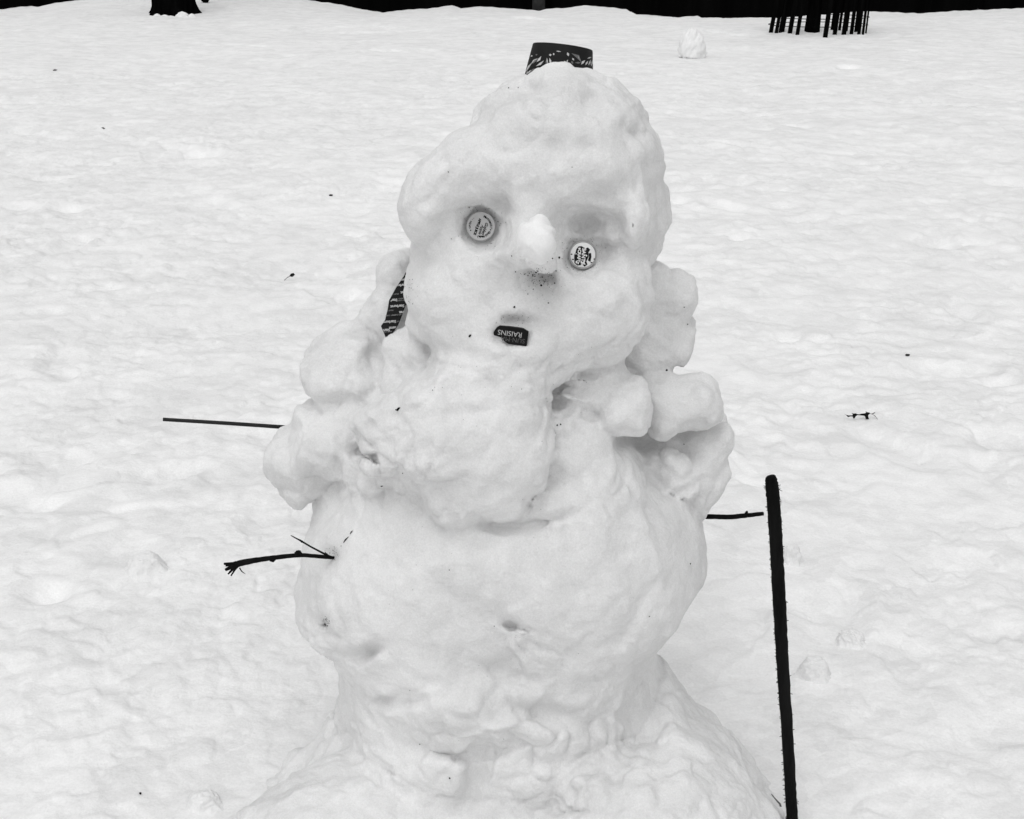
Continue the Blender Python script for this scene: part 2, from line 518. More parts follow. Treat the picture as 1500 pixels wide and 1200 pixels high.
# --- torso
slab(TORSO, [(478, 722), (462, 752), (453, 780), (452, 806), (455, 826), (446, 838), (441, 860), (448, 882), (464, 900), (486, 916), (503, 928),
             (505, 1000), (506, 1045), (514, 1090), (560, 1140), (800, 1150), (895, 1110), (940, 1030), (954, 958), (966, 918), (992, 880), (1018, 846), (1032, 818),
             (1032, 796), (1022, 766), (1014, 745), (992, 708), (960, 676), (925, 655), (850, 610), (700, 560), (590, 590), (530, 640), (500, 690)], 0.0, 0.22, 0.20, 0.055)
ball(TORSO, 640, 880, -0.12, 0.17, 0.13, 0.14, 0.05)
ball(TORSO, 830, 850, -0.12, 0.16, 0.13, 0.14, 0.05)
ball(TORSO, 525, 840, -0.06, 0.065, 0.09, 0.09, 0.03)
ball(TORSO, 505, 712, 0.0, 0.05, 0.07, 0.06, 0.02)
ball(TORSO, 722, 1050, -0.10, 0.185, 0.135, 0.13, 0.06)
ball(TORSO, 725, 975, -0.10, 0.19, 0.145, 0.11, 0.06)
ball(TORSO, 855, 725, -0.08, 0.095, 0.12, 0.10, 0.03)
ball(TORSO, 700, 720, -0.05, 0.16, 0.14, 0.13, 0.04)
ball(TORSO, 484, 880, -0.01, 0.032, 0.05, 0.048, 0.008)
ball(TORSO, 845, 665, -0.115, 0.065, 0.075, 0.075, 0.03)
ball(TORSO, 840, 725, -0.12, 0.07, 0.075, 0.06, 0.03)
ball(TORSO, 720, 805, -0.11, 0.17, 0.13, 0.09, 0.05)
ball(TORSO, 812, 735, -0.17, 0.05, 0.05, 0.035, 0.008)
# --- neck and lumps on its left
slab(L7, [(520, 466), (545, 441), (566, 428), (615, 430), (660, 490), (660, 560), (600, 600), (560, 565), (545, 510), (528, 480)], 0.055, 0.06, 0.045, 0.004)
slab(L7, [(555, 405), (560, 388), (578, 374), (598, 370), (625, 400), (620, 450), (575, 440), (558, 425)], 0.09, 0.045, 0.04, 0.004)
ball(L7, 612, 545, -0.02, 0.07, 0.08, 0.075, 0.012)
ball(L7, 645, 522, -0.03, 0.045, 0.06, 0.04, 0.015)
ball(L7, 575, 600, -0.04, 0.055, 0.06, 0.05, 0.012)
slab(L1, [(430, 540), (433, 514), (450, 495), (475, 483), (505, 477), (540, 482), (562, 505), (578, 540), (560, 585), (520, 597), (485, 592), (455, 583), (438, 568)], 0.0, 0.075, 0.06, 0.004)
slab(L2, [(438, 592), (452, 587), (482, 598), (505, 625), (520, 665), (500, 705), (472, 723), (452, 731), (433, 728), (415, 708), (396, 682), (392, 655), (403, 639), (424, 626), (436, 612)], 0.0, 0.085, 0.065, 0.004)
ball(L1, 500, 578, 0.0, 0.05, 0.06, 0.035, 0.012)
ball(L2, 470, 615, 0.0, 0.04, 0.06, 0.04, 0.012)
ball(L2, 500, 650, -0.05, 0.055, 0.055, 0.05, 0.012)
ball(L2, 520, 600, -0.03, 0.045, 0.05, 0.045, 0.010)
ball(L2, 556, 702, -0.13, 0.032, 0.03, 0.022, 0.006)
ball(L2, 530, 690, -0.10, 0.03, 0.03, 0.03, 0.008)
# --- lumps on its right
slab(L3, [(930, 384), (960, 383), (986, 395), (1010, 412), (1021, 430), (1017, 450), (1014, 466), (1023, 472), (1016, 490), (1013, 510), (998, 528), (985, 525), (978, 545),
          (950, 565), (905, 560), (890, 520), (900, 470), (915, 420)], 0.05, 0.06, 0.035, 0.004)
slab(L4, [(856, 610), (866, 590), (886, 566), (915, 555), (942, 552), (957, 575), (955, 612), (937, 632), (902, 643), (880, 634), (862, 622)], -0.105, 0.06, 0.05, 0.004)
slab(L5, [(938, 560), (975, 553), (1000, 558), (1025, 549), (1049, 559), (1060, 580), (1064, 604), (1057, 621), (1030, 628), (1000, 634), (970, 643), (945, 632), (936, 600)], -0.035, 0.055, 0.045, 0.004)
slab(L6, [(900, 660), (940, 640), (1000, 630), (1040, 622), (1064, 620), (1062, 650), (1065, 670), (1058, 700), (1040, 722), (1030, 736), (1018, 748), (985, 750), (962, 715), (945, 695), (915, 675)], 0.03, 0.065, 0.04, 0.004)
ball(L6, 985, 690, -0.03, 0.04, 0.04, 0.04, 0.012)
# throat
ball(TORSO, 850, 562, -0.075, 0.075, 0.075, 0.06, 0.012)
ball(TORSO, 832, 610, -0.125, 0.042, 0.045, 0.03, 0.008)
# --- chest lump
slab(CHEST, [(640, 542), (615, 570), (585, 598), (556, 602), (538, 622), (532, 646), (545, 676), (578, 690), (600, 702), (614, 724), (640, 745), (690, 757), (740, 756),
             (776, 757), (790, 735), (800, 700), (802, 640), (796, 600), (790, 572), (740, 552), (690, 540)], -0.135, 0.10, 0.085, 0.010)
ball(CHEST, 700, 655, -0.185, 0.10, 0.075, 0.09, 0.04)
ball(CHEST, 715, 572, -0.155, 0.085, 0.065, 0.05, 0.03)
ball(CHEST, 590, 642, -0.15, 0.058, 0.07, 0.06, 0.03)
ball(CHEST, 625, 610, -0.15, 0.06, 0.07, 0.06, 0.04)
# --- head
slab(HEAD, [(768, 116), (745, 126), (725, 143), (705, 160), (690, 172), (684, 190), (683, 206), (672, 224), (660, 241), (640, 250), (618, 262), (601, 280), (594, 300), (595, 322),
            (603, 338), (596, 355), (597, 375), (602, 392), (600, 410), (603, 432), (594, 452), (598, 474), (614, 487), (645, 500), (672, 535), (710, 562), (760, 572), (805, 558),
            (842, 536), (870, 524), (893, 519), (910, 500), (926, 470), (938, 440), (944, 405), (955, 385), (966, 360), (973, 340), (978, 315), (974, 290), (970, 270),
            (971, 240), (968, 215), (956, 190), (945, 171), (925, 150), (905, 130), (886, 116), (868, 110), (840, 104), (810, 103), (788, 108)], -0.01, 0.165, 0.15, 0.015, tilt=0.06, inset=0.006)
ball(HEAD, 815, 200, -0.04, 0.115, 0.125, 0.085, 0.03)
ball(HEAD, 826, 114, -0.045, 0.045, 0.035, 0.02, 0.02)
ball(HEAD, 672, 430, -0.11, 0.07, 0.075, 0.075, 0.04)
ball(HEAD, 860, 450, -0.11, 0.085, 0.085, 0.09, 0.04)
ball(HEAD, 750, 510, -0.13, 0.10, 0.075, 0.055, 0.04)
ball(HEAD, 795, 258, -0.108, 0.12, 0.065, 0.07, 0.05)
ball(HEAD, 922, 322, -0.12, 0.028, 0.05, 0.045, 0.012)
ball(HEAD, 640, 300, -0.09, 0.055, 0.07, 0.055, 0.04)
ball(HEAD, 695, 268, -0.09, 0.08, 0.065, 0.055, 0.04)
ball(HEAD, 765, 340, -0.150, 0.055, 0.055, 0.055, 0.02)
ball(HEAD, 803, 380, -0.20, 0.021, 0.025, 0.022, 0.008)
slab(NOSE, [(765.7, 331.3), (775.8, 320.1), (794.2, 317.3), (806.2, 328.5), (809.8, 345.2), (808.0, 359.2), (797.9, 367.5), (789.6, 377.8), (779.5, 376.8), (773.0, 371.2), (763.8, 375.0), (764.8, 366.6), (759.2, 355.4), (761.1, 341.5)],
     -0.268, 0.034, 0.027, 0.002)

def lattice_noise(cell, seed):
    """smooth noise on the whole volume: a random lattice spread with cubic B-splines"""
    rs = np.random.RandomState(seed)
    def basis(a):
        n = int((a[-1] - a[0]) / cell) + 5
        t = (a - a[0]) / cell
        i = np.floor(t).astype(int)
        f = t - i
        B = np.zeros((len(a), n), dtype=np.float32)
        wts = [(1 - f) ** 3 / 6, (3 * f ** 3 - 6 * f ** 2 + 4) / 6, (-3 * f ** 3 + 3 * f ** 2 + 3 * f + 1) / 6, f ** 3 / 6]
        for k in range(4):
            B[np.arange(len(a)), i + k] = wts[k]
        return B
    Bx, By, Bz = basis(gx), basis(gy), basis(gz)
    L = rs.randn(Bx.shape[1], By.shape[1], Bz.shape[1]).astype(np.float32)
    T = np.tensordot(Bx, L, (1, 0))
    T = np.tensordot(T, By, (1, 1)).transpose(0, 2, 1)
    return np.tensordot(T, Bz, (2, 1)) * 2.0

# --- relief: dents and swellings seen on the front  (pixel, radii in px, turn, metres, sharpness)
RELIEF = [
    (655, 1105, 50, 12, 0.1, -0.009, 2), (690, 1150, 12, 30, 0.5, -0.014, 2), (880, 1150, 60, 36, 0.2, 0.012, 2), (905, 1120, 10, 40, 0.1, -0.004, 2), (800, 1050, 60, 14, 0.25, -0.012, 2.2), (540, 1120, 60, 16, 0.6, -0.008, 1.5), (600, 1030, 26, 8, -0.3, -0.012, 2.2),
    (745, 985, 22, 10, 0.4, -0.010, 2), (700, 985, 30, 14, -0.5, -0.007, 2), (770, 935, 10, 16, 0.2, 0.008, 2), (545, 952, 26, 8, -0.25, -0.012, 2.5), (520, 945, 26, 18, 0, 0.006, 2),
    (830, 572, 40, 6, -0.2, -0.010, 2), (870, 548, 30, 6, -0.3, -0.010, 2), (840, 585, 24, 5, 0.1, 0.008, 2), (600, 590, 30, 20, -0.6, 0.008, 1.5),
    (1000, 660, 24, 10, 0.2, -0.010, 2), (960, 700, 16, 16, 0, -0.012, 2), (1030, 690, 14, 20, 0.3, 0.006, 2), (990, 600, 16, 10, 0, -0.006, 2), (905, 600, 20, 24, 0.3, 0.006, 2),
    (660, 1050, 44, 34, 0.2, 0.014, 3), (660, 1140, 46, 34, 0, 0.014, 3), (640, 820, 110, 60, 0, 0.006, 1.5),
    (708, 324, 42, 38, 0, -0.028, 2.2), (738, 296, 24, 16, 0.6, -0.018, 2), (850, 354, 46, 42, 0, -0.043, 2.0), (858, 322, 46, 16, 0.1, -0.024, 2.4),
    (797, 411, 28, 18, 0.3, -0.037, 2.2), (756, 473, 34, 12, 0.1, -0.013, 2.5), (865, 150, 24, 20, 0.5, -0.020, 1.5), (775, 137, 36, 12, -0.15, -0.014, 1.5),
    (790, 214, 60, 18, -0.25, -0.007, 1.5), (710, 180, 28, 18, -0.5, -0.010, 1.2), (925, 195, 26, 14, 0, -0.010, 1.2), (860, 212, 18, 10, 0.6, -0.008, 1.5),
    (880, 285, 60, 18, -0.35, -0.014, 1.5), (895, 365, 30, 26, 0, -0.010, 1.2), (655, 448, 30, 16, 0.2, -0.010, 1.4), (640, 400, 40, 20, -0.4, -0.006, 1.2), (840, 430, 40, 20, -0.4, -0.010, 1.4),
    (640, 350, 20, 50, 0.2, -0.006, 1.2), (690, 520, 60, 14, 0.2, -0.006, 1.5),
    (738, 768, 46, 9, 0.02, -0.014, 2), (812, 757, 28, 8, -0.2, -0.014, 2), (588, 696, 13, 9, 0, -0.006, 2), (545, 670, 16, 5, 0.4, -0.016, 2.5), (520, 662, 10, 7, 0.5, -0.010, 2),
    (812, 592, 20, 9, -0.2, -0.004, 2), (862, 606, 14, 8, -0.5, -0.004, 2), (905, 652, 14, 18, 0.2, -0.010, 2), (538, 622, 8, 6, 0, -0.006, 2),
    (490, 530, 36, 24, 0.3, -0.010, 1.3), (980, 450, 40, 6, -0.1, -0.005, 2), (975, 410, 30, 6, -0.1, -0.004, 2), (690, 605, 70, 12, -0.08, -0.007, 1.5), (720, 720, 80, 14, 0.1, -0.006, 1.5),
    (748, 914, 13, 7, 0.2, -0.022, 3), (770, 921, 10, 3, 0.3, -0.012, 2), (768, 948, 12, 6, 0.9, -0.008, 2), (735, 975, 26, 9, -0.5, -0.010, 2), (750, 1000, 30, 12, 0, -0.009, 1.5),
    (545, 950, 22, 9, -0.2, -0.016, 2), (510, 962, 34, 9, 0.15, -0.010, 1.6), (478, 912, 8, 9, 0, -0.012, 2), (655, 870, 34, 12, 0.7, -0.006, 1.4), (600, 850, 50, 30, 0, 0.004, 1.3),
    (572, 1024, 24, 8, -0.3, -0.016, 2), (590, 1080, 30, 14, 0.4, -0.010, 1.5), (660, 1102, 40, 9, 0.1, -0.016, 2), (735, 1090, 44, 13, -0.35, -0.022, 3), (728, 1070, 56, 9, -0.3, 0.012, 2), (780, 1108, 60, 16, 0.15, -0.016, 1.7), (800, 1042, 46, 12, 0.2, -0.018, 1.8),
    (760, 1072, 60, 8, 0.1, 0.010, 2), (880, 1110, 46, 14, -0.5, -0.006, 1.6), (700, 1130, 16, 20, 0, -0.016, 2), (912, 930, 12, 36, 0.5, -0.007, 1.6), (925, 1010, 10, 46, 0.25, -0.007, 1.6), (935, 1085, 10, 40, 0.5, -0.008, 1.6),
    (1010, 1060, 20, 26, -0.6, -0.012, 1.5), (505, 1072, 12, 16, -0.3, -0.007, 1.5), (460, 1085, 30, 8, -0.4, -0.006, 1.5), (560, 1160, 60, 16, 0.4, -0.012, 1.5), (812, 1182, 12, 8, 0, -0.010, 2), (835, 1192, 24, 4, 0.05, -0.012, 2.5),
    (900, 1150, 8, 30, 0.0, -0.010, 2), (1050, 1100, 40, 20, 0.3, 0.010, 1.5), (1118, 1150, 14, 11, 0.4, -0.008, 2), (640, 820, 70, 26, 0.1, 0.005, 1.3), (880, 800, 70, 40, 0.1, 0.005, 1.3), (850, 900, 60, 40, 0, 0.004, 1.2),
    (487, 815, 14, 12, 0, -0.010, 2), (470, 700, 22, 18, 0.4, -0.008, 1.5), (1010, 690, 20, 26, 0.2, -0.008, 1.5), (995, 715, 26, 6, -0.3, -0.010, 2), (540, 540, 20, 30, 0.3, -0.010, 1.5), (600, 540, 30, 20, 0.3, -0.010, 1.5),
]
front = (1 - sstep(-0.03, 0.05, gy))[None, :, None]
XX, ZZ = gx[:, None, None], gz[None, None, :]
dY, dZ = (gy + D)[None, :, None], ZZ - np.float32(H)
dep = (CP * dY - SP * dZ).astype(np.float32)
band = np.abs(FLD) < 0.06
bi = np.nonzero(band)
bx, by, bz = gx[bi[0]], gy[bi[1]], gz[bi[2]]
PX, PY = project(bx, by, bz)
fr = (1 - sstep(-0.02, 0.05, by)).astype(np.float32)
disp = np.zeros(len(bx), dtype=np.float32)
onf = (LAB[bi] != NOSE).astype(np.float32)
WARP = [lattice_noise(0.035, 51)[bi], lattice_noise(0.035, 52)[bi]]
PX = PX + 5.0 * WARP[0] * (np.abs(PX) < 1e6)
PY = PY + 4.0 * WARP[1]
for px, py, rx, ry, a, amp, pw in RELIEF:
    R = 2.3 * max(rx, ry)
    m = (np.abs(PX - px) < R) & (np.abs(PY - py) < R)
    du, dv = PX[m] - px, PY[m] - py
    ca, sa = math.cos(a), math.sin(a)
    u, v = (du * ca + dv * sa) / rx, (-du * sa + dv * ca) / ry
    disp[m] += amp * onf[m] * np.exp(-(u * u + v * v) ** (pw / 2) * 0.9) * fr[m]

lab_b = LAB[bi]
calm = np.where(lab_b == NOSE, 0.45, np.where(lab_b == TORSO, 0.55, np.where(lab_b == HEAD, 0.75, 1.0))).astype(np.float32)
disp += calm * 0.0075 * lattice_noise(0.085, 21)[bi]
n2 = lattice_noise(0.040, 22)[bi]
disp += calm * 0.0065 * (np.abs(n2) - 0.45)
disp += calm * 0.0028 * lattice_noise(0.020, 23)[bi]
disp += 0.0013 * lattice_noise(0.0105, 24)[bi]
FLD[bi] -= disp

# --- pockets for the things pressed into the face
def probe(px, py):
    """first point of the sculpted volume met along the line of sight"""
    d = ray(px, py)
    t = np.linspace(1.2, 2.6, 2800)
    X_, Y_, Z_ = d.x * t, -D + d.y * t, H + d.z * t
    i_, j_, k_ = ((X_ - x0) / VX).astype(int), ((Y_ - y0) / VX).astype(int), ((Z_ - z0) / VX).astype(int)
    ok = (i_ >= 0) & (i_ < NX) & (j_ >= 0) & (j_ < NY) & (k_ >= 0) & (k_ < NZ)
    f = np.full(len(t), 1.0)
    f[ok] = FLD[i_[ok], j_[ok], k_[ok]]
    m = np.nonzero(f < 0)[0][0]
    return Vector((X_[m], Y_[m], Z_[m]))

def facing(n, up=Vector((0, 0, 1))):
    """rotation whose local z looks along n and whose local y is up the picture"""
    z = n.normalized()
    x = up.cross(z).normalized()
    y = z.cross(x)
    return Matrix((x, y, z)).transposed().to_4x4()

VIEW = -ray(750, 330).normalized()
def pocket(px, py, n, rx, ry, roll, sharp, deep, samples):
    """cut a flat-floored hole (half sizes in pixels) and return where its floor is, and the metres per pixel"""
    c = probe(px, py)
    k = (at(px + 1, py, c.y) - at(px, py, c.y)).length
    R = facing(n).to_3x3() @ Matrix.Rotation(roll, 3, 'Z')
    hs_ = [(probe(px + a, py + b) - c).dot(n) for a, b in samples]
    lvl = float(np.median(hs_)) - deep
    c = at(px, py, (c + n * lvl).y)
    u, v = R.col[0], R.col[1]
    sl = (rng_(gx, c.x - .08, c.x + .08, NX), rng_(gy, c.y - .10, c.y + .06, NY), rng_(gz, c.z - .08, c.z + .08, NZ))
    X = gx[sl[0]][:, None, None] - c.x; Yv = gy[sl[1]][None, :, None] - c.y; Z = gz[sl[2]][None, None, :] - c.z
    a, b, h = X * u.x + Yv * u.y + Z * u.z, X * v.x + Yv * v.y + Z * v.z, X * n.x + Yv * n.y + Z * n.z
    e = (np.abs(a / (rx * k)) ** sharp + np.abs(b / (ry * k)) ** sharp) ** (1.0 / sharp)
    side = (e - 1) * min(rx, ry) * k - np.maximum(h, 0) * 0.35          # the hole widens outwards
    hole = np.maximum(side, -h)
    A = FLD[sl]
    kk = 0.004
    t_ = np.clip(0.5 - 0.5 * (A + hole) / kk, 0, 1)
    FLD[sl] = A * (1 - t_) + (-hole) * t_ + kk * t_ * (1 - t_)
    return c, k

nA = (VIEW + Vector((-0.05, 0, 0.03))).normalized()
nB = (VIEW + Vector((0.04, 0, 0.0))).normalized()
nb = (VIEW + Vector((0, 0, -0.06))).normalized()
R16 = [(14 * math.cos(t), 14 * math.sin(t)) for t in np.linspace(0, 6.28, 13)]
pA, kA = pocket(705, 332, nA, 24, 24, 0, 2, 0.006, R16)
pB, kB = pocket(853, 373.5, nB, 23.5, 23.5, 0, 2, 0.006, R16)
pX, kX = pocket(748, 491, nb, 28, 14, math.radians(-7.5), 6, 0.007, [(x, y) for x in (-20, -8, 8, 20) for y in (-4, 6, 12)])

# --- naive surface nets
S = FLD < 0
c8 = [S[i:NX - 1 + i, j:NY - 1 + j, k:NZ - 1 + k] for i in (0, 1) for j in (0, 1) for k in (0, 1)]
anyc, allc = c8[0].copy(), c8[0].copy()
for c in c8[1:]:
    anyc |= c; allc &= c
act = anyc & ~allc
ci = np.nonzero(act)
NV = len(ci[0])
vid = np.full(act.shape, -1, dtype=np.int32)
vid[ci] = np.arange(NV)
acc, cnt = np.zeros((NV, 3)), np.zeros(NV)
corner = [(i, j, k) for i in (0, 1) for j in (0, 1) for k in (0, 1)]
cv = {c: FLD[ci[0] + c[0], ci[1] + c[1], ci[2] + c[2]] for c in corner}
for a in corner:
    for ax in range(3):
        if a[ax] == 0:
            b = list(a); b[ax] = 1; b = tuple(b)
            fa, fb = cv[a], cv[b]
            cr = (fa < 0) != (fb < 0)
            t = np.where(cr, fa / np.where(cr, fa - fb, 1), 0)
            p = np.array(a, float)[None, :].repeat(NV, 0)
            p[:, ax] += t
            acc[cr] += p[cr]; cnt[cr] += 1
P = acc / cnt[:, None]
VV = np.stack([gx[ci[0]], gy[ci[1]], gz[ci[2]]], -1) + P * VX
quads = []
for ax in range(3):
    o1, o2 = [(1, 2), (2, 0), (0, 1)][ax]
    sh = [NX, NY, NZ]
    sA = [slice(1, s - 1) for s in sh]; sB = [slice(1, s - 1) for s in sh]
    sA[ax] = slice(0, sh[ax] - 1); sB[ax] = slice(1, sh[ax])
    A, B = S[tuple(sA)], S[tuple(sB)]
    for sgn in (0, 1):
        e = np.nonzero((A & ~B) if sgn == 0 else (~A & B))
        e = [q + (0 if i == ax else 1) for i, q in enumerate(e)]
        def cell(d1, d2):
            c = [q.copy() for q in e]
            c[o1] -= d1; c[o2] -= d2
            return vid[tuple(c)]
        q = np.stack([cell(1, 1), cell(0, 1), cell(0, 0), cell(1, 0)], -1)
        quads.append(q if sgn == 0 else q[:, ::-1])
QQ = np.concatenate(quads)
QQ = QQ[(QQ >= 0).all(1)]
def skin_normals():
    fn = np.cross(VV[QQ[:, 2]] - VV[QQ[:, 0]], VV[QQ[:, 3]] - VV[QQ[:, 1]])
    N_ = np.zeros_like(VV)
    for k in range(4):
        for a in range(3):
            N_[:, a] += np.bincount(QQ[:, k], fn[:, a], len(VV))
    return N_ / (np.linalg.norm(N_, axis=1)[:, None] + 1e-12)

def clods3(P_, cell, seed, sharp=10.0):
    """broken clods: every cell a small dome with its own height, creases between"""
    rs = np.random.RandomState(seed)
    T = rs.rand(64, 64, 64, 4).astype(np.float32)
    p = P_ / cell
    w_ = np.stack([np.sin(p[:, 1] * 2.1 + 1.3 * np.sin(p[:, 2] * 1.7)), np.sin(p[:, 2] * 2.3 + 1.3 * np.sin(p[:, 0] * 1.9)), np.sin(p[:, 0] * 2.2 + 1.3 * np.sin(p[:, 1] * 1.6))], -1)
    p = p + 0.28 * w_
    b = np.floor(p).astype(int)
    f1, f2, hh = np.full(len(p), 9.0), np.full(len(p), 9.0), np.zeros(len(p))
    for i_ in (-1, 0, 1):
        for j_ in (-1, 0, 1):
            for k_ in (-1, 0, 1):
                c = T[(b[:, 0] + i_) % 64, (b[:, 1] + j_) % 64, (b[:, 2] + k_) % 64]
                dd = p - b - np.array([i_, j_, k_]) - c[:, :3]
                d = np.sqrt((dd ** 2).sum(1))
                m = d < f1
                f2 = np.where(m, f1, np.minimum(f2, d))
                hh = np.where(m, c[:, 3], hh)
                f1 = np.where(m, d, f1)
    edge = np.clip((f2 - f1) / 0.35, 0, 1)
    edge = edge * (2 - edge)
    return (hh - 0.5) * edge + 0.6 * (edge - 0.7)

NN = skin_normals()
vlab = LAB[ci]
qx, qy = project(VV[:, 0], VV[:, 1], VV[:, 2])
rough_ = np.where(vlab == TORSO, 0.22, np.where(vlab == HEAD, 0.30, np.where(vlab == NOSE, 0.26, np.where(vlab == BASE, 0.48, np.where(vlab == CHEST, 0.30, np.where((vlab == L4) | (vlab == L5) | (vlab == L3), 0.30, 0.42))))))
for px, py, rx, ry, a in [(530, 620, 50, 60, 0.5), (570, 700, 60, 40, 0.8), (600, 540, 50, 50, 0.6), (845, 600, 40, 40, 0.6), (960, 690, 70, 50, 0.5), (820, 600, 50, 40, 0.7), (850, 340, 60, 40, 0.5), (705, 320, 50, 40, 0.4), (790, 400, 60, 30, 0.4),
                          (760, 960, 60, 50, 0.5), (760, 1100, 150, 60, 0.8), (560, 1050, 70, 60, 0.4), (930, 540, 50, 50, 0.5), (640, 430, 50, 60, 0.2), (800, 545, 90, 25, 0.5), (720, 760, 120, 20, 0.4), (920, 320, 60, 60, 0.3), (820, 150, 130, 40, 0.25), (480, 930, 40, 50, 0.5), (910, 1000, 60, 90, 0.3)]:
    rough_ += a * np.exp(-((qx - px) / rx) ** 2 - ((qy - py) / ry) ** 2)
rough_ = np.minimum(rough_, 1.0)
# icy slush mixed with painted shade: round the caps, in the hollow under the nose, above the box, in forehead and throat recesses, and small marks on the body
DIRT_SHADE = np.zeros(len(VV))
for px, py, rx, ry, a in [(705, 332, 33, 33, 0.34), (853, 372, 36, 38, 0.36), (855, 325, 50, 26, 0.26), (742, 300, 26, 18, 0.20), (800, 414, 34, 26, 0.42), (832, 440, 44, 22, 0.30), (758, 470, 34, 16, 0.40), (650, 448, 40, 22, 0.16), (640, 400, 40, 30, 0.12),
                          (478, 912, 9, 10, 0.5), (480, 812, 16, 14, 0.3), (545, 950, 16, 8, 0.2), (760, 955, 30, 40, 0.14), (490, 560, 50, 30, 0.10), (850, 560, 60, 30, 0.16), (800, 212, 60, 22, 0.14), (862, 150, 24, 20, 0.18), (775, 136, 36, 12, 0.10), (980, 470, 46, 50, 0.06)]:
    DIRT_SHADE += a * np.exp(-(((qx - px) / rx) ** 2 + ((qy - py) / ry) ** 2) ** 1.5) * (VV[:, 1] < 0.08)
DIRT_SHADE *= np.clip(1.0 + 0.35 * clods3(VV, 0.03, 91), 0.2, 1.5)
VV = VV + NN * (rough_ * (0.0105 * clods3(VV, 0.062, 61) + 0.0042 * clods3(VV + 0.3, 0.030, 62) + 0.0018 * clods3(VV + 0.7, 0.014, 63)))[:, None]
NN = skin_normals()
flab = vlab[QQ[:, 0]]
keep = VV[QQ].mean(1)[:, 2] > -0.05
BODY = BVHTree.FromPolygons(VV.tolist(), QQ.tolist())

snowman = empty('snowman', (0, 0, 0))
tag(snowman, 'lumpy white snowman with a round head, a ball nose and clods of snow for arms', 'snowman')
for lab, nm in enumerate(PARTS):
    fsel = QQ[(flab == lab) & keep]
    if len(fsel) == 0:
        continue
    used, inv = np.unique(fsel, return_inverse=True)
    big_mesh(nm, VV[used], inv.reshape(-1, 4), M_NOSE if lab == NOSE else M_SNOW, snowman, NN[used], DIRT_SHADE[used])

EYE = Vector((0, -D, H))
def hit(px, py):
    """point and outward normal on the snowman's skin at this pixel"""
    d = ray(px, py).normalized()
    p, n, i, t = BODY.ray_cast(EYE, d)
    return (p, n) if p is not None else (at(px, py, 0), Vector((0, -1, 0)))

def text_mesh(body, size, shear=0.0, spacing=1.0, bold=0.0, align='CENTER'):
    """lettering as plain mesh data: verts, faces"""
    cu = bpy.data.curves.new('lettering', 'FONT')
    cu.body = body; cu.size = size; cu.shear = shear; cu.space_character = spacing
    cu.align_x = align; cu.align_y = 'CENTER'; cu.offset = bold; cu.resolution_u = 3
    o = bpy.data.objects.new('lettering', cu)
    COL.objects.link(o)
    dg = bpy.context.evaluated_depsgraph_get()
    me = bpy.data.meshes.new_from_object(o.evaluated_get(dg))
    v = [x.co.copy() for x in me.vertices]
    f = [tuple(p.vertices) for p in me.polygons]
    COL.objects.unlink(o)
    bpy.data.objects.remove(o); bpy.data.curves.remove(cu); bpy.data.meshes.remove(me)
    return v, f

def rot2(v, a, off=(0, 0), z=0.0):
    c, s = math.cos(a), math.sin(a)
    return [Vector((p.x * c - p.y * s + off[0], p.x * s + p.y * c + off[1], z)) for p in v]

def lathe(prof, n=64):
    v, f = [], []
    for r, z in prof:
        for k in range(n):
            a = 2 * math.pi * k / n
            v.append(Vector((r * math.cos(a), r * math.sin(a), z)))
    for i in range(len(prof) - 1):
        for k in range(n):
            k2 = (k + 1) % n
            f.append((i * n + k, i * n + k2, (i + 1) * n + k2, (i + 1) * n + k))
    f.append(tuple((len(prof) - 1) * n + k for k in range(n)))
    return v, f

def px_len(px, py, Y):
    return (at(px + 1, py, Y) - at(px, py, Y)).length


# ------------------------------------------------------------------ bottle caps
capA, RA = empty('bottle_cap', (0, 0, 0)), 21.5 * kA
capA.matrix_world = Matrix.Translation(pA) @ facing(nA)
tag(capA, 'grey juice bottle cap printed all over with small black lettering, pressed in as an eye', 'bottle cap')
v, f = lathe([(RA, -0.025), (RA, 0.006), (RA * 0.985, 0.0082), (RA * 0.955, 0.0093), (RA * 0.90, 0.0095), (RA * 0.87, 0.0090), (RA * 0.2, 0.0090)])
MB().add(v, f).build('cap_shell', M_CAPGREY, capA)
ink = MB()
zt = 0.0093
a0 = math.radians(-109)
def put(mb, body, size, ang, off, z, **kw):
    v, f = text_mesh(body, size, **kw)
    mb.add(rot2(v, ang, off, z), f)
def arc_text(mb, body, size, R, start, step, z, bold=0.0, inward=False):
    """letters round a circle, clockwise from start (radians, 0 = right)"""
    for i, ch in enumerate(body):
        if ch == ' ':
            continue
        a = start - step * i
        v, f = text_mesh(ch, size, bold=bold)
        mb.add(rot2(v, a - math.pi / 2, (R * math.cos(a), R * math.sin(a)), z), f)
def capoff(dx, dy):
    k = RA / 21.5
    return (dx * k, -dy * k)
put(ink, 'APPLE JUICE', RA * 0.225, a0, capoff(-5.0, 0.6), zt, bold=RA * 0.014, spacing=0.95)
put(ink, 'Golden', RA * 0.29, a0, capoff(6.2, 3.0), zt, shear=0.35, bold=RA * 0.008)
put(ink, 'Apple', RA * 0.28, a0, capoff(0.8, 4.6), zt, shear=0.35, bold=RA * 0.006)
arc_text(ink, "Martinelli's Gold Medal", RA * 0.20, RA * 0.70, math.radians(68), math.radians(7.9), zt, bold=RA * 0.012)
arc_text(ink, "OPEN", RA * 0.18, RA * 0.74, math.radians(186), math.radians(9.5), zt, bold=RA * 0.005)
arc_text(ink, "-- ", RA * 0.2, RA * 0.74, math.radians(140), math.radians(8), zt, bold=RA * 0.004)
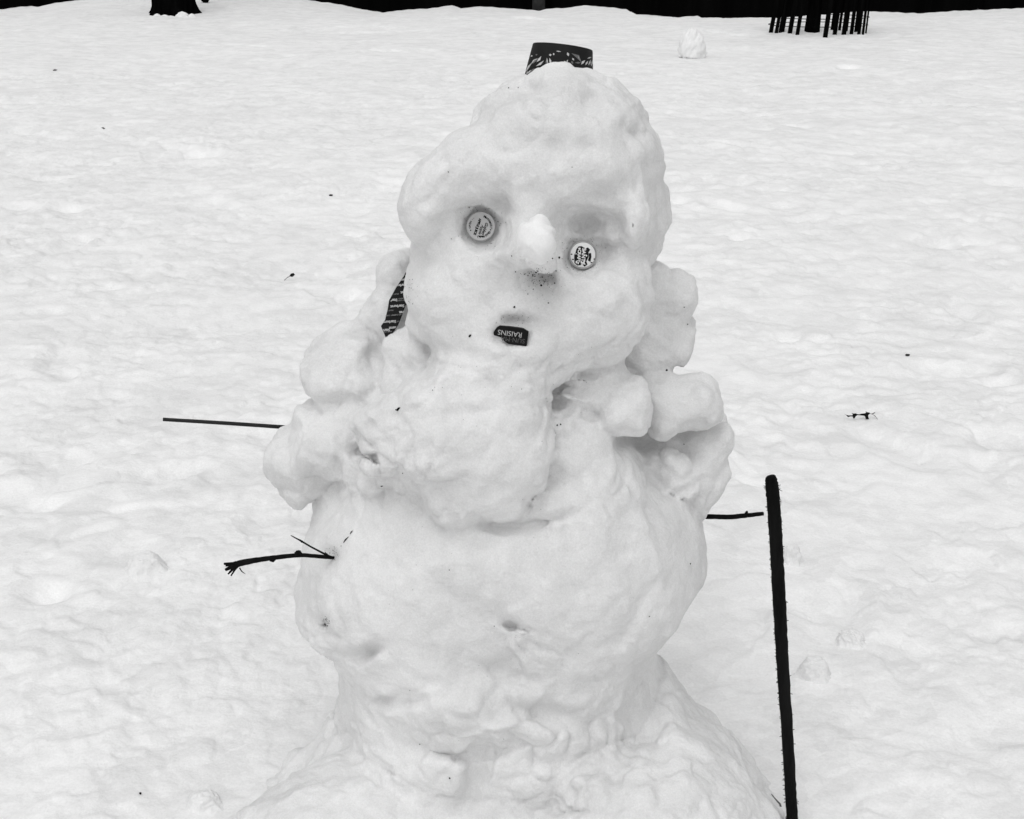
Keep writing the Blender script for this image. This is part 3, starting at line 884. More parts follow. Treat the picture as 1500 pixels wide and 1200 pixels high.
for ang in (202,):
    a = math.radians(ang)
    v, f = lathe([(RA * 0.045, 0.0)], 12)
    ink.add([Vector((q.x + RA * 0.74 * math.cos(a), q.y + RA * 0.74 * math.sin(a), zt)) for q in v], [tuple(range(12))])
ink.build('lettering', M_INK, capA, smooth=False)

capB, RB = empty('bottle_cap', (0, 0, 0)), 21.0 * kB
capB.matrix_world = Matrix.Translation(pB) @ facing(nB)
tag(capB, 'white bottle cap with a black badge inside a tin rim, pressed in as an eye', 'bottle cap')
v, f = lathe([(RB, -0.025), (RB, 0.005), (RB * 0.985, 0.0072), (RB * 0.95, 0.0080), (RB * 0.91, 0.0078), (RB * 0.885, 0.0066), (RB * 0.3, 0.0064)])
MB().add(v, f).build('cap_shell', M_CAPTIN, capB)
v, f = lathe([(RB * 0.875, 0.0064), (RB * 0.87, 0.0072), (RB * 0.85, 0.0074), (RB * 0.2, 0.0074)])
MB().add(v, f).build('cap_face', M_CAPWHITE, capB)
def boff(x, y):            # pixels of the close-up (1309 x 1200 for 60 x 55) -> cap plane
    k = RB / 21.0 * 60 / 1309.0
    return Vector(((x - 605) * k, -(y - 628) * k, 0))
badge = MB()
shield = [(400, 440), (470, 355), (560, 345), (690, 420), (770, 390), (840, 465), (785, 545), (790, 680), (720, 830), (750, 930), (660, 1000), (600, 940), (430, 960), (335, 880), (330, 740), (330, 620), (370, 560)]
zb = 0.0077
badge.add([boff(*q) + Vector((0, 0, zb)) for q in shield][::-1], [tuple(range(len(shield)))])
badge.add([boff(*q) + Vector((0, 0, zb)) for q in [(790, 580), (870, 565), (880, 690), (845, 850), (765, 800), (800, 690)]][::-1], [tuple(range(6))])
for q in ((245, 600), (290, 765), (975, 760), (880, 870)):
    badge.add([boff(q[0] + 34 * math.cos(t), q[1] + 20 * math.sin(t)) + Vector((0, 0, zb)) for t in np.linspace(2 * math.pi, 0, 8)[:-1]], [tuple(range(7))])
badge.build('badge', M_INK, capB, smooth=False)
bl = MB()
a1 = math.radians(-95)
o_ = boff(480, 650); put(bl, 'CRAFT', RB * 0.30, a1, (o_.x, o_.y), zb + 0.0003, bold=RB * 0.012, spacing=0.95)
o_ = boff(620, 680); put(bl, 'SANTA', RB * 0.36, a1, (o_.x, o_.y), zb + 0.0003, bold=RB * 0.012, spacing=1.05)
for q in ((500, 420, 40, 25), (400, 850, 28, 45), (455, 880, 22, 40), (560, 860, 22, 50), (640, 850, 26, 45), (670, 920, 22, 14), (640, 480, 26, 20), (720, 650, 26, 30), (385, 590, 18, 22)):
    bl.add([boff(q[0] + q[2] * math.cos(t), q[1] + q[3] * math.sin(t)) + Vector((0, 0, zb + 0.0003)) for t in np.linspace(2 * math.pi, 0, 9)[:-1]], [tuple(range(8))])
bl.build('badge_lettering', M_CAPWHITE, capB, smooth=False)

# ------------------------------------------------------------------ raisin box in the mouth
box = empty('raisin_box', (0, 0, 0))
kb = kX
box.matrix_world = Matrix.Translation(pX + nb * 0.006) @ facing(nb) @ Matrix.Rotation(math.radians(-7.5), 4, 'Z')
tag(box, 'small dark raisin box stuck upside down into the mouth of the snowman', 'box')
bw, bh, bd = 25.5 * kb, 12.5 * kb, 0.03
ol = [(-bw, 2 * kb), (-bw + 4 * kb, bh - 3 * kb), (-bw + 8 * kb, bh), (bw - 8 * kb, bh), (bw, bh - 3.5 * kb), (bw, -bh + 1.2 * kb), (bw - 1.5 * kb, -bh),
      (-2 * kb, -bh), (-8 * kb, -bh + 3 * kb), (-12 * kb, -bh + 8 * kb), (-18 * kb, -bh + 9 * kb), (-bw + 1 * kb, -bh + 10 * kb)]
nn = len(ol)
vv = [Vector((x, y, 0)) for x, y in ol] + [Vector((x, y, -bd)) for x, y in ol]
ff = [tuple(range(nn))[::-1][::-1]] + [(i + nn, (i + 1) % nn + nn, (i + 1) % nn, i) for i in range(nn)]
ff = [tuple(range(nn - 1, -1, -1))] + ff[1:] + [tuple(range(nn, 2 * nn))]
bo = MB().add(vv, [t[::-1] for t in ff]).build('carton', M_BOX, box, smooth=False)
l1 = MB(); put(l1, 'RAISINS', 10.5 * kb, math.pi, (-1.5 * kb, 3.4 * kb), 0.0004, bold=0.0, spacing=1.0)
l1.build('lettering', M_BOXWHITE, box, smooth=False)
l2 = MB(); put(l2, 'SUN·MA', 9.5 * kb, math.pi, (4.0 * kb, -5.2 * kb), 0.0004, bold=0.0, spacing=1.05)
l2.build('lettering', M_BOXGREY, box, smooth=False)

# ------------------------------------------------------------------ candy wrapper behind the cheek
_s = [(a, b) for a, b in ((575, 440), (568, 470), (582, 425), (566, 490), (584, 450), (574, 455), (562, 477), (578, 465), (588, 415))]
_A = np.array([[1, a - 575, b - 450] for a, b in _s]); _y = np.array([hit(a, b)[0].y for a, b in _s])
_c = np.linalg.lstsq(_A, _y, rcond=None)[0]
_off = min(0.0, float((_y - _A @ _c).min())) - 0.012
def wy(a, b):
    return float(_c[0] + _c[1] * (a - 575) + _c[2] * (b - 450) + _off)
WY = wy(575, 450)
wr = empty('candy_wrapper', at(575, 450, WY))
tag(wr, 'dark candy wrapper with rows of pale printed words stuck in the snow beside the cheek', 'wrapper')
base_l = wr.location.copy()
wo_ = [(594, 399), (597, 405), (600, 425), (601, 440), (594, 448), (590, 460), (583, 477), (574, 490), (567, 503), (564, 492), (558, 478), (564, 469), (568, 452), (570, 440), (581, 420), (592, 404)]
pts = [at(a, b, wy(a, b)) - base_l for a, b in wo_]
th = Vector((0, 0.0012, 0))
nw = len(pts)
wv = pts + [q + th for q in pts]
wf = [tuple(range(nw))] + [(i + nw, (i + 1) % nw + nw, (i + 1) % nw, i) for i in range(nw)] + [tuple(range(2 * nw - 1, nw - 1, -1))]
MB().add(wv, wf).build('foil', M_WRAP, wr, smooth=False)
import mathutils.geometry as mg
ctr = [p2 for p2 in wo_]
def clip_text(mb, body, sizepx, cx, cy, ang, bold=0.0):
    """words cut off at the wrapper's edge, in the wrapper's plane"""
    v, f = text_mesh(body, sizepx, bold=bold * sizepx)
    bm = bmesh.new()
    c, s = math.cos(ang), math.sin(ang)
    vs2 = [bm.verts.new((cx + q.x * c - q.y * s, -(cy) + q.x * s + q.y * c, 0)) for q in v]
    for t in f:
        try:
            bm.faces.new([vs2[i] for i in t])
        except ValueError:
            pass
    hull = [(594, 401), (600, 440), (594, 452), (584, 474), (567, 501), (559, 478), (569, 448), (580, 421)]
    hc = Vector((580, -450, 0))
    for i in range(len(hull)):
        a, b = hull[i], hull[(i + 1) % len(hull)]
        if i in (1,):
            pass
        A, B = Vector((a[0], -a[1], 0)), Vector((b[0], -b[1], 0))
        nrm = Vector((B.y - A.y, -(B.x - A.x), 0)).normalized()
        if nrm.dot(hc - A) > 0:
            nrm = -nrm
        bmesh.ops.bisect_plane(bm, geom=bm.verts[:] + bm.edges[:] + bm.faces[:], plane_co=A + nrm * -0.4, plane_no=nrm, clear_outer=True)
    bm.verts.index_update()
    vo = [at(q.co.x, -q.co.y, wy(q.co.x, -q.co.y) - 0.0022) - base_l for q in bm.verts]
    fo = [tuple(x.index for x in t.verts) for t in bm.faces]
    bm.free()
    if fo:
        mb.add(vo, fo)
wl, wg = MB(), MB()
ra = math.pi + 0.07
for cx, cy in ((586, 418), (597, 428), (572, 440), (582, 448.5), (595, 457), (570, 471.5), (580, 480), (561, 484), (592, 410)):
    clip_text(wl, 'Starburst', 5.4, cx, cy, ra, 0.035)
for cx, cy in ((576, 431), (588, 440), (571, 462), (583, 461), (580, 471), (566, 486), (572, 493), (592, 437), (590, 409.5), (568, 455)):
    clip_text(wg, 'FRUIT CHEWS', 2.6, cx, cy, ra, 0.02)
wl.build('lettering', M_WRAPINK, wr, smooth=False)
wg.build('small_print', M_WRAPGREY, wr, smooth=False)

# ------------------------------------------------------------------ paper cup hat
HY = 0.03
b0, t0 = at(820, 112, HY), at(826, 72, HY)
k_ = px_len(820, 90, HY)
axis = Vector((0.125, 0.20, 1)).normalized()
cup = empty('paper_cup', (0, 0, 0))
cup.matrix_world = Matrix.Translation(at(817, 129, HY)) @ facing(axis, Vector((0, 1, 0)))
cup.matrix_world = cup.matrix_world @ Matrix.Rotation(0, 4, 'Z')
tag(cup, 'dark paper cup with pale leafy print worn upside down as a hat', 'cup')
hc = 56 * k_ / 0.95
r0c, r1c = 52.5 * k_, 44.5 * k_
def cup_r(z): return r0c + (r1c - r0c) * z / hc
v, f = lathe([(cup_r(-0.01), -0.01), (cup_r(hc * 0.5), hc * 0.5), (r1c, hc - 0.0015), (r1c - 0.0006, hc), (r1c - 0.0020, hc), (r1c - 0.0026, hc - 0.004), (r1c * 0.3, hc - 0.004)], 96)
MB().add(v, f).build('cup_wall', M_CUP, cup)
# the print: leaf shapes wrapped on the cone, in picture close-up pixels (1500 x 750 for 140 x 70)
toward = cup.matrix_world.to_3x3().inverted() @ (-ray(822, 90).normalized())
th0 = math.atan2(toward.y, toward.x)
Minv = cup.matrix_world.inverted()
def on_cup(cx, cy):
    px, py = 750 + cx * 140 / 1500.0, 50 + cy * 70 / 750.0
    o, d = Minv @ EYE, (Minv.to_3x3() @ ray(px, py)).normalized()
    t = 0
    lo = (Minv @ at(px, py, HY) - o).length - 0.12
    best = None
    for i in range(240):
        q = o + d * (lo + i * 0.0006)
        if math.hypot(q.x, q.y) < cup_r(q.z) + 0.0005:
            best = q; break
    return best
def leaf(mb, c, dense=5):
    c2 = []
    for i in range(len(c)):
        a, b = c[i], c[(i + 1) % len(c)]
        for j in range(dense):
            c2.append((a[0] + (b[0] - a[0]) * j / dense, a[1] + (b[1] - a[1]) * j / dense))
    q = [on_cup(*s) for s in c2]
    if any(s is None for s in q):
        return
    mb.add(q, [tuple(range(len(q)))[::-1]])
pw_, pg_ = MB(), MB()
def blade(mb, x0, y0, x1, y1, wd, bend=0.0):
    dx, dy = x1 - x0, y1 - y0
    L = math.hypot(dx, dy)
    nx, ny = -dy / L, dx / L
    wd = wd * 1.25
    mx, my = (x0 + x1) / 2 + nx * bend, (y0 + y1) / 2 + ny * bend
    leaf(mb, [(x0, y0), (mx + nx * wd, my + ny * wd), (x1, y1), (mx - nx * wd, my - ny * wd)])
for b in ((215, 600, 320, 440, 12, -10), (225, 560, 290, 480, 10, 0), (385, 440, 460, 345, 14, 8), (375, 505, 500, 415, 14, 10), (300, 470, 400, 385, 10, -14), (590, 372, 612, 480, 14, 0), (545, 370, 560, 470, 8, 0),
          (580, 330, 622, 325, 16, 0), (640, 318, 668, 312, 16, 0), (690, 265, 772, 278, 7, 0), (868, 285, 890, 350, 16, 0), (815, 420, 850, 450, 9, 0), (850, 455, 880, 400, 9, 0), (1035, 345, 1070, 400, 9, 0),
          (945, 375, 975, 415, 12, 0), (1085, 480, 1150, 410, 16, -6), (1150, 490, 1195, 420, 11, 0), (1195, 490, 1235, 400, 9, 6), (1240, 510, 1262, 400, 8, 6), (1180, 385, 1250, 360, 8, 0), (1215, 580, 1235, 545, 7, 0), (1245, 590, 1250, 550, 6, 0),
          (245, 620, 300, 560, 8, 0), (290, 350, 325, 338, 10, 0), (225, 640, 250, 580, 7, 0), (430, 560, 460, 520, 8, 0)):
    blade(pw_, *b)
for b in ((320, 470, 430, 370, 18, -16), (250, 600, 430, 540, 30, 10), (530, 475, 560, 380, 14, 0), (930, 300, 1095, 450, 22, -30), (985, 450, 1090, 450, 12, 0), (930, 420, 960, 470, 14, 0), (1205, 495, 1260, 420, 14, 8), (1240, 560, 1275, 590, 12, 0), (830, 440, 870, 440, 10, 0), (365, 330, 400, 320, 10, 0)):
    blade(pg_, *b)
pw_.build('leaf_print', M_CUPPRINT, cup, smooth=False)
for q in pg_.v: pass
pg = pg_.build('leaf_print', M_CUPGREY, cup, smooth=False)
pg.scale = (0.9985, 0.9985, 1.0)

# ------------------------------------------------------------------ sticks
rng = random.Random(5)
def stick(name, pix, rad_px, mtl, label, rough=0.08, n=10, dens=6, cat='stick'):
    """pix: (px, py, Y) points along it; radius in pixels at the first point's depth"""
    P = [at(*q) for q in pix]
    k = px_len(pix[0][0], pix[0][1], pix[0][2])
    r = [x * k for x in rad_px]
    o = empty(name, P[0])
    pts, rr = densify([q - P[0] for q in P], r, dens)
    mb = MB().tube(pts, rr, n, rough, rng)
    tag(o, label, cat)
    return o, mb, P[0], k

# upright stick
gp = on_ground(1163, 1205)
o, mb, b0, k = stick('upright_stick', [(1165, 1235, gp.y), (1160, 1190, gp.y), (1155, 1100, gp.y), (1147, 980, gp.y), (1141, 870, gp.y), (1136, 780, gp.y), (1132, 725, gp.y), (1129.5, 703, gp.y), (1128.5, 698, gp.y)],
                     [8.4, 8.4, 8.3, 8.8, 9.0, 9.0, 9.0, 8.0, 5.5], M_BARK, 'thick black straight stick with shaggy bark standing upright in the snow', 0.06, 12, 14)
mb.build('shaft', M_BARK, o)
fr_ = MB()
for i in range(150):
    py = rng.uniform(712, 1175)
    cx = np.interp(py, [703, 780, 870, 980, 1100, 1190], [1130, 1136, 1141, 1147, 1155, 1160])
    side = -1 if rng.random() < 0.72 else 1
    a = at(cx + side * 7.5, py, gp.y) - b0
    L = rng.uniform(1.8, 5.0) * k
    d = Vector((side * rng.uniform(0.5, 1), rng.uniform(-0.6, 0.3), rng.uniform(-1.0, 0.6))).normalized()
    fr_.tube([a, a + d * L * 0.6, a + d * L], [0.7 * k, 0.5 * k, 0.15 * k], 5)
for s in (((1140, 712), (1143, 710), (1142, 714)), ((1140, 716), (1144, 719), (1146, 719.5)), ((1141, 728), (1144, 734), (1143.5, 741)), ((1140, 722), (1142, 716), (1144, 715))):
    fr_.tube([at(a, b, gp.y - 0.004) - b0 for a, b in s], [0.5 * k, 0.35 * k, 0.2 * k], 5)
fr_.build('bark_shreds', M_BARK, o, smooth=False)

# right twig
o, mb, b0, k = stick('twig_arm', [(985, 757, 0.06), (1015, 756.5, 0.05), (1045, 757, 0.04), (1068, 757.5, 0.03), (1085, 756, 0.02), (1100, 754.5, 0.01), (1118, 752.5, 0.0)],
                     [4.0, 3.6, 3.6, 3.6, 3.6, 3.2, 2.8], M_BARK, 'short thin bare twig sticking out of the side of the torso towards the upright stick', 0.06, 9, 6)
mb.tube([at(1092, 755, 0.012) - b0, at(1094, 750, 0.01) - b0, at(1094.4, 748.6, 0.01) - b0], [3.2 * k, 2.0 * k, 0.8 * k], 7)
mb.build('shaft', M_BARK, o)

# smooth rod
o, mb, b0, k = stick('straight_rod', [(480, 630.5, 0.06), (425, 626.5, 0.045), (330, 620, 0.02), (238.5, 614.5, 0.0)], [3.0, 2.9, 2.75, 2.6], M_ROD,
                     'smooth straight dark rod poking out of the shoulder lumps', 0.0, 16, 4, 'rod')
mb.build('shaft', M_ROD, o)

# left branch with a frayed end
p, n = hit(488, 817.5)
BY = p.y
o, mb, b0, k = stick('branch_arm', [(503, 820, BY + 0.03), (488, 817.3, BY - 0.002), (470, 815.5, BY - 0.02), (440, 813.5, BY - 0.03), (410, 816, BY - 0.035), (380, 820, BY - 0.035), (355, 824.5, BY - 0.035), (343, 828, BY - 0.035)],
                     [2.6, 2.7, 2.8, 3.0, 3.3, 3.8, 4.6, 4.8], M_BARK, 'forked black branch with a frayed splintered end poking out of the torso', 0.07, 9, 6, 'branch')
mb.tube([at(432, 813, BY - 0.033) - b0, at(436, 810, BY - 0.034) - b0, at(439, 809.5, BY - 0.034) - b0, at(442, 812, BY - 0.034) - b0], [2.0 * k, 4.0 * k, 3.4 * k, 1.5 * k], 8)
mb.tube([at(433, 811, BY - 0.034) - b0, at(438, 806, BY - 0.035) - b0], [2.4 * k, 0.5 * k], 6)
mb.tube([at(395, 821, BY - 0.035) - b0, at(400, 822.2, BY - 0.035) - b0, at(404, 819, BY - 0.035) - b0], [1.5 * k, 2.0 * k, 1.0 * k], 6)
mb.tube([at(358, 823, BY - 0.035) - b0, at(362, 820.5, BY - 0.035) - b0, at(366, 820, BY - 0.035) - b0], [1.5 * k, 2.0 * k, 1.0 * k], 6)
mb.build('shaft', M_BARK, o)
sp = MB()
for ex, ey, r1, yo in ((328, 826, 2.6, 0.0), (330, 835, 3.2, -0.004), (331, 828.5, 2.4, 0.004), (334, 841, 1.8, -0.004), (338.5, 843.5, 1.5, 0.0), (344, 822.5, 1.2, 0.0), (336, 838, 1.4, 0.004)):
    sp.tube([at(350, 826, BY - 0.035) - b0, at((350 + ex) / 2, (826 + ey) / 2 - 0.4, BY - 0.036 + yo / 2) - b0, at(ex, ey, BY - 0.036 + yo) - b0], [3.2 * k, r1 * 0.95 * k, r1 * 0.7 * k], 6, 0.15, rng)
sp.tube([at(351, 832, BY - 0.035) - b0, at(354, 837, BY - 0.036) - b0, at(359.5, 841, BY - 0.036) - b0], [1.0 * k, 0.8 * k, 0.3 * k], 5)
sp.build('splinters', M_BARK, o, smooth=False)
sb = MB().tube([at(484, 816, BY - 0.004) - b0, at(472, 810, BY - 0.024) - b0, at(455, 801, BY - 0.032) - b0, at(441, 792.5, BY - 0.04) - b0, at(426, 784.5, BY - 0.045) - b0], [2.0 * k, 1.5 * k, 1.2 * k, 1.3 * k, 0.6 * k], 7, 0.1, rng)
sb.tube([at(443, 794, BY - 0.04) - b0, at(439, 791, BY - 0.041) - b0], [1.9 * k, 1.2 * k], 6)
sb.tube([at(483, 816, BY - 0.006) - b0, at(476, 809, BY - 0.02) - b0], [1.6 * k, 0.5 * k], 6)
sb.build('side_twig', M_BARK, o)

# ------------------------------------------------------------------ flecks lying on the snowman
def fleck_mesh(mb, P, u, v, n, a, b, rng):
    """small flat irregular chip"""
    m = 9
    r = [rng.uniform(0.75, 1.15) for _ in range(m)]
    top = [P + n * 0.0010 + (u * math.cos(2 * math.pi * i / m) * a + v * math.sin(2 * math.pi * i / m) * b) * r[i] for i in range(m)]
    bot = [q - n * 0.0022 for q in top]
    mb.add(top + bot, [tuple(range(m))] + [(i + m, (i + 1) % m + m, (i + 1) % m, i) for i in range(m)])

def frame(n, ang):
    R = facing(n).to_3x3()
    u, v = R.col[0], R.col[1]
    c, s = math.cos(ang), math.sin(ang)
    return u * c + v * s, v * c - u * s

def chip(px, py, a, b, ang, label):
    p, n = hit(px, py)
    k = px_len(px, py, p.y)
    mb = MB()
    u, v = frame(n, ang)
    fleck_mesh(mb, Vector((0, 0, 0)), u, v, n, a * k, b * k, rng)
    o = mb.build('bark_chip', M_BIT, None, smooth=False)
    o.location = p
    tag(o, label, 'bark chip', 'dark chips stuck on the snowman')
chip(583.5, 599.5, 4.0, 2.0, 0.9, 'black oval chip stuck on the chest of the snowman below the shoulder')
chip(688.5, 492, 3.0, 1.5, 0.8, 'tiny black chip stuck on the cheek level with the raisin box')
chip(976.5, 542.5, 1.6, 1.8, 0, 'tiny round black speck in the notch between the arm lumps')
chip(792.5, 418.5, 2.2, 1.8, 0.3, 'black speck, the largest one in the grey hollow under the nose')
chip(753.5, 450, 1.5, 1.6, 0, 'lone round black speck just above the mouth')
chip(559, 712, 1.8, 1.2, 0.9, 'small dark chip lying in the pit under the left shoulder lumps')
# little grass stalk
p, n = hit(508, 786)
mb = MB()
o = empty('grass_stalk', p)
tag(o, 'thin broken black stalk lying on the torso above the branch', 'stalk')
for q in (((503.2, 795), (506, 791), (510.5, 786.5)), ((512.8, 782.5), (514.5, 780), (516.2, 777.5))):
    P = [hit(*s)[0] - ray(*s).normalized() * 0.001 - p for s in q]
    mb.tube(P, [0.5 * px_len(508, 786, p.y), 1.2 * px_len(508, 786, p.y), 0.4 * px_len(508, 786, p.y)], 6)
mb.build('stalk_pieces', M_BIT, o)
# dirt
mb = MB()
for px, py, a in [(750, 375, 1), (755, 398, 1), (809, 379, 1.1), (819, 377.5, 1.6), (815, 397, 1), (775, 400, .8), (780, 403, 1.2), (785, 399, 1.3), (788, 397, 1.2), (783, 405, .9), (778, 398, .7), (794, 406, 1), (790, 412, .7), (773, 404, .8),
                  (781, 424, .8), (773, 431, .9), (803, 444, 1.2), (813, 415, 1.2), (798, 413, .8), (768, 402, .7), (687, 304, .8), (661, 350, .7), (657, 252, .9), (838, 245, .8), (764, 570, .8), (816, 623, 1.4), (821, 622, 1.2), (745, 120 + 9, .8), (759, 129, .7),
                  (1002, 450, .9), (1007, 475, .9), (658, 835, .8), (1011, 826, 1), (951, 903, .9), (590, 693, .8), (580, 600.5, 1.0), (659, 1140, 1.4), (615, 1090, .9), (724, 917, .7), (634, 572, .7), (500, 800, .7), (478, 908, 1.1), (476, 914, 1.2), (480, 917, .9), (1002, 651, .8)]:
    p, n = hit(px, py)
    u, v = frame(n, rng.uniform(0, 3))
    k = px_len(px, py, p.y)
    fleck_mesh(mb, p, u, v, n, a * k, a * 0.75 * k, rng)
for cx, cy, rx, ry, n_ in ((790, 405, 22, 14, 70), (795, 415, 40, 26, 40), (705, 332, 27, 27, 60), (853, 374, 26, 26, 60), (478, 911, 6, 8, 30), (752, 470, 26, 12, 24), (486, 812, 12, 12, 30), (600, 430, 14, 24, 26), (760, 950, 30, 40, 10), (740, 520, 150, 150, 40), (740, 900, 220, 200, 30)):
    for _ in range(n_):
        t, r1 = rng.uniform(0, 6.283), abs(rng.gauss(1.0, 0.16)) if rx == ry and rx > 20 and rx < 30 else math.sqrt(rng.random())
        px, py = cx + rx * r1 * math.cos(t), cy + ry * r1 * math.sin(t)
        p, n = hit(px, py)
        if p.y > 0.1:
            continue
        u, v = frame(n, t)
        k = px_len(px, py, p.y)
        a = rng.uniform(0.15, 0.38)
        fleck_mesh(mb, p, u, v, n, a * k, a * 0.8 * k, rng)
o = mb.build('dirt_specks', M_BIT, snowman, smooth=False)
o['kind'] = 'stuff'

# ------------------------------------------------------------------ things lying on the ground
def gz_at(p):
    return float(ground_h(np.array([p.x]), np.array([p.y]))[0])

def on_snow(px, py):
    d = ray(px, py)
    t = np.linspace(0.3 * H / -d.z if d.z < 0 else 5, min(1.6 * H / -d.z, 23) if d.z < 0 else 23, 1500)
    X_, Y_, Z_ = d.x * t, -D + d.y * t, H + d.z * t
    g_ = ground_h(X_, Y_)
    i_ = np.nonzero(Z_ < g_)[0]
    k_ = i_[0] if len(i_) else len(t) - 1
    return Vector((X_[k_], Y_[k_], g_[k_]))

def clod(name, px, py, w, h, label, seed, cat='snow clod', group='snow clods half sunk in the lawn', sink=0.35, mtl=None, skirt=0.22, taper=0.0):
    """lumpy chunk of snow, w x h pixels, its foot at this pixel"""
    p = on_snow(px, py)
    k = px_len(px, py, p.y)
    bm = bmesh.new()
    bmesh.ops.create_icosphere(bm, subdivisions=5, radius=1)
    rs = np.random.RandomState(seed)
    dirs = rs.randn(14, 3); dirs /= np.linalg.norm(dirs, axis=1)[:, None]
    co = np.array([v_.co[:] for v_ in bm.verts])
    r = np.ones(len(co))
    for dvec in dirs:                                  # flattened, broken faces
        r = np.minimum(r, rs.uniform(0.82, 1.0) / np.maximum(co @ dvec, 0.35))
    ph = rs.rand(6, 4) * 6
    for j in range(6):
        r += 0.022 * np.sin(co @ (rs.randn(3) * (3 + 2 * j)) + ph[j, 0])
    r *= 1 + 0.06 * clods3(co * 0.5 + seed * 1.7, 0.40, seed) + 0.02 * clods3(co * 0.5 + seed, 0.15, seed + 1)
    co = co * r[:, None]
    sz_ = h * k / (2 * (1 - sink))
    co *= np.array([w / 2 * k, w * 0.42 * k, sz_])
    co[:, 2] += sz_ * (1 - 2 * sink)
    tt = co[:, 2] / (h * k)
    co[:, :2] *= (1 + skirt * np.exp(-np.maximum(tt, -0.2) / 0.16) - taper * np.clip(tt, 0, 1) ** 1.3)[:, None]
    a = rs.rand() * 0.6
    for v_, c in zip(bm.verts, co):
        v_.co = c
    me = bpy.data.meshes.new(name)
    bm.to_mesh(me); bm.free()
    me.materials.append(mtl or M_CLOD)
    me.polygons.foreach_set('use_smooth', np.ones(len(me.polygons), dtype=bool))
    o = link(bpy.data.objects.new(name, me))
    o.location = p
    return tag(o, label, cat, group)

clod('snow_boulder', 1013, 85, 46, 42, 'big pointed ball of snow on the far lawn beside the tree guard', 3, 'snow ball', None, 0.16, None, 0.12, 0.32)
clod('snow_clod', 215, 836, 58, 28, 'large blocky chunk of snow below the rod on the near lawn', 4, sink=0.5)
clod('snow_clod', 1246, 940, 38, 19, 'square-edged chunk of snow right of the middle of the upright stick', 5, sink=0.42)
clod('snow_clod', 1160, 822, 26, 26, 'tall smooth chunk of snow just behind the upper half of the upright stick', 6, sink=0.4)
clod('snow_clod', 1192, 990, 48, 32, 'large broken chunk of snow close beside the upright stick', 7, sink=0.52)
clod('snow_clod', 300, 1178, 46, 22, 'upright wedge of snow at the foot of the mound', 10, sink=0.5)

def leaf_bits(name, polys, Yoff, label, cat, mtl, lift=0.006, thick=0.0015):
    """curled dead leaf: flat pieces standing in the snow"""
    px = sum(q[0] for q in polys[0]) / len(polys[0])
    py = max(q[1] for P_ in polys for q in P_)
    p = on_snow(px, py)
    mb = MB()
    for P_ in polys:
        cx = sum(q[0] for q in P_) / len(P_)
        a = [at(q[0], q[1], p.y + 0.006 * math.sin(q[0] * 0.35)) - p + Vector((0, 0, 0.001)) for q in P_]
        m = len(a)
        mb.add(a + [q + Vector((0, thick, 0)) for q in a], [tuple(range(m))] + [(i + m, (i + 1) % m + m, (i + 1) % m, i) for i in range(m)] + [tuple(range(2 * m - 1, m - 1, -1))])
    o = mb.build(name, mtl, None, smooth=False)
    o.location = p
    return tag(o, label, cat)
def c2(L): return [(1210 + x / 15.0, 580 + y / 15.0) for x, y in L]
leaf_bits('dead_leaf', [c2([(400, 405), (440, 425), (500, 440), (545, 440), (580, 440), (590, 415), (560, 385), (610, 400), (650, 395), (690, 412), (730, 418), (780, 402), (850, 395), (885, 378), (865, 345), (905, 370), (950, 375), (975, 395), (940, 415), (925, 450),
                            (935, 490), (950, 525), (875, 520), (860, 470), (840, 445), (790, 428), (730, 428), (690, 432), (655, 455), (625, 505), (595, 505), (588, 465), (545, 458), (480, 475), (450, 440)][::-1]),
                        c2([(970, 395), (1005, 405), (1075, 370), (1080, 378), (1015, 415), (975, 402)][::-1]), c2([(1030, 415), (1080, 445), (1140, 525), (1132, 530), (1074, 452), (1026, 420)][::-1])],
          0, 'curled dark dead leaf with a thin stem lying alone on the open snow', 'leaf', M_LEAF)
leaf_bits('seed_husk', [[(424, 404.5), (426, 401.5), (430, 400.5), (432, 403), (429, 406), (426, 406)][::-1], [(416, 411), (421, 406.5), (424.5, 405), (424.5, 405.8), (421, 407.5), (416.5, 411.6)][::-1]], 0,
          'small dark seed husk with a fine stalk on the lawn left of the wrapper', 'seed husk', M_LEAF)
leaf_bits('bark_flake', [[(481.5, 286), (484, 285), (487.5, 285.5), (487, 288), (483, 288.3)][::-1]], 0, 'tiny square dark flake on the distant snow left of the cheek', 'bark flake', M_BIT)
leaf_bits('bark_flake', [[(1325.5, 520.5), (1328, 519), (1333, 519.6), (1332, 522), (1327, 522.3)][::-1]], 0, 'tiny dark flake on the snow above the dead leaf', 'bark flake', M_BIT)
leaf_bits('bark_flake', [[(203.5, 1163), (205, 1161.8), (207.5, 1163), (206, 1165.5), (204, 1165)][::-1]], 0, 'tiny dark speck on the snow in the lower left by the mound', 'bark flake', M_BIT)
leaf_bits('bark_flake', [[(77, 103), (80, 101.5), (84.5, 102.5), (82, 104), (78, 104.3)][::-1]], 0, 'faint grey flake on the far lawn below the tree trunk', 'bark flake', M_STONE)
leaf_bits('bark_flake', [[(148, 187.5), (151, 186.5), (154.5, 188.5), (152, 189.6)][::-1]], 0, 'minute grey flake on the left of the distant lawn', 'bark flake', M_STONE)
leaf_bits('bark_flake', [[(404, 636), (407, 633), (411, 632.2), (412, 634.4), (407, 636.4)][::-1]], 0, 'dark flake on the snow just under the rod', 'bark flake', M_BIT)

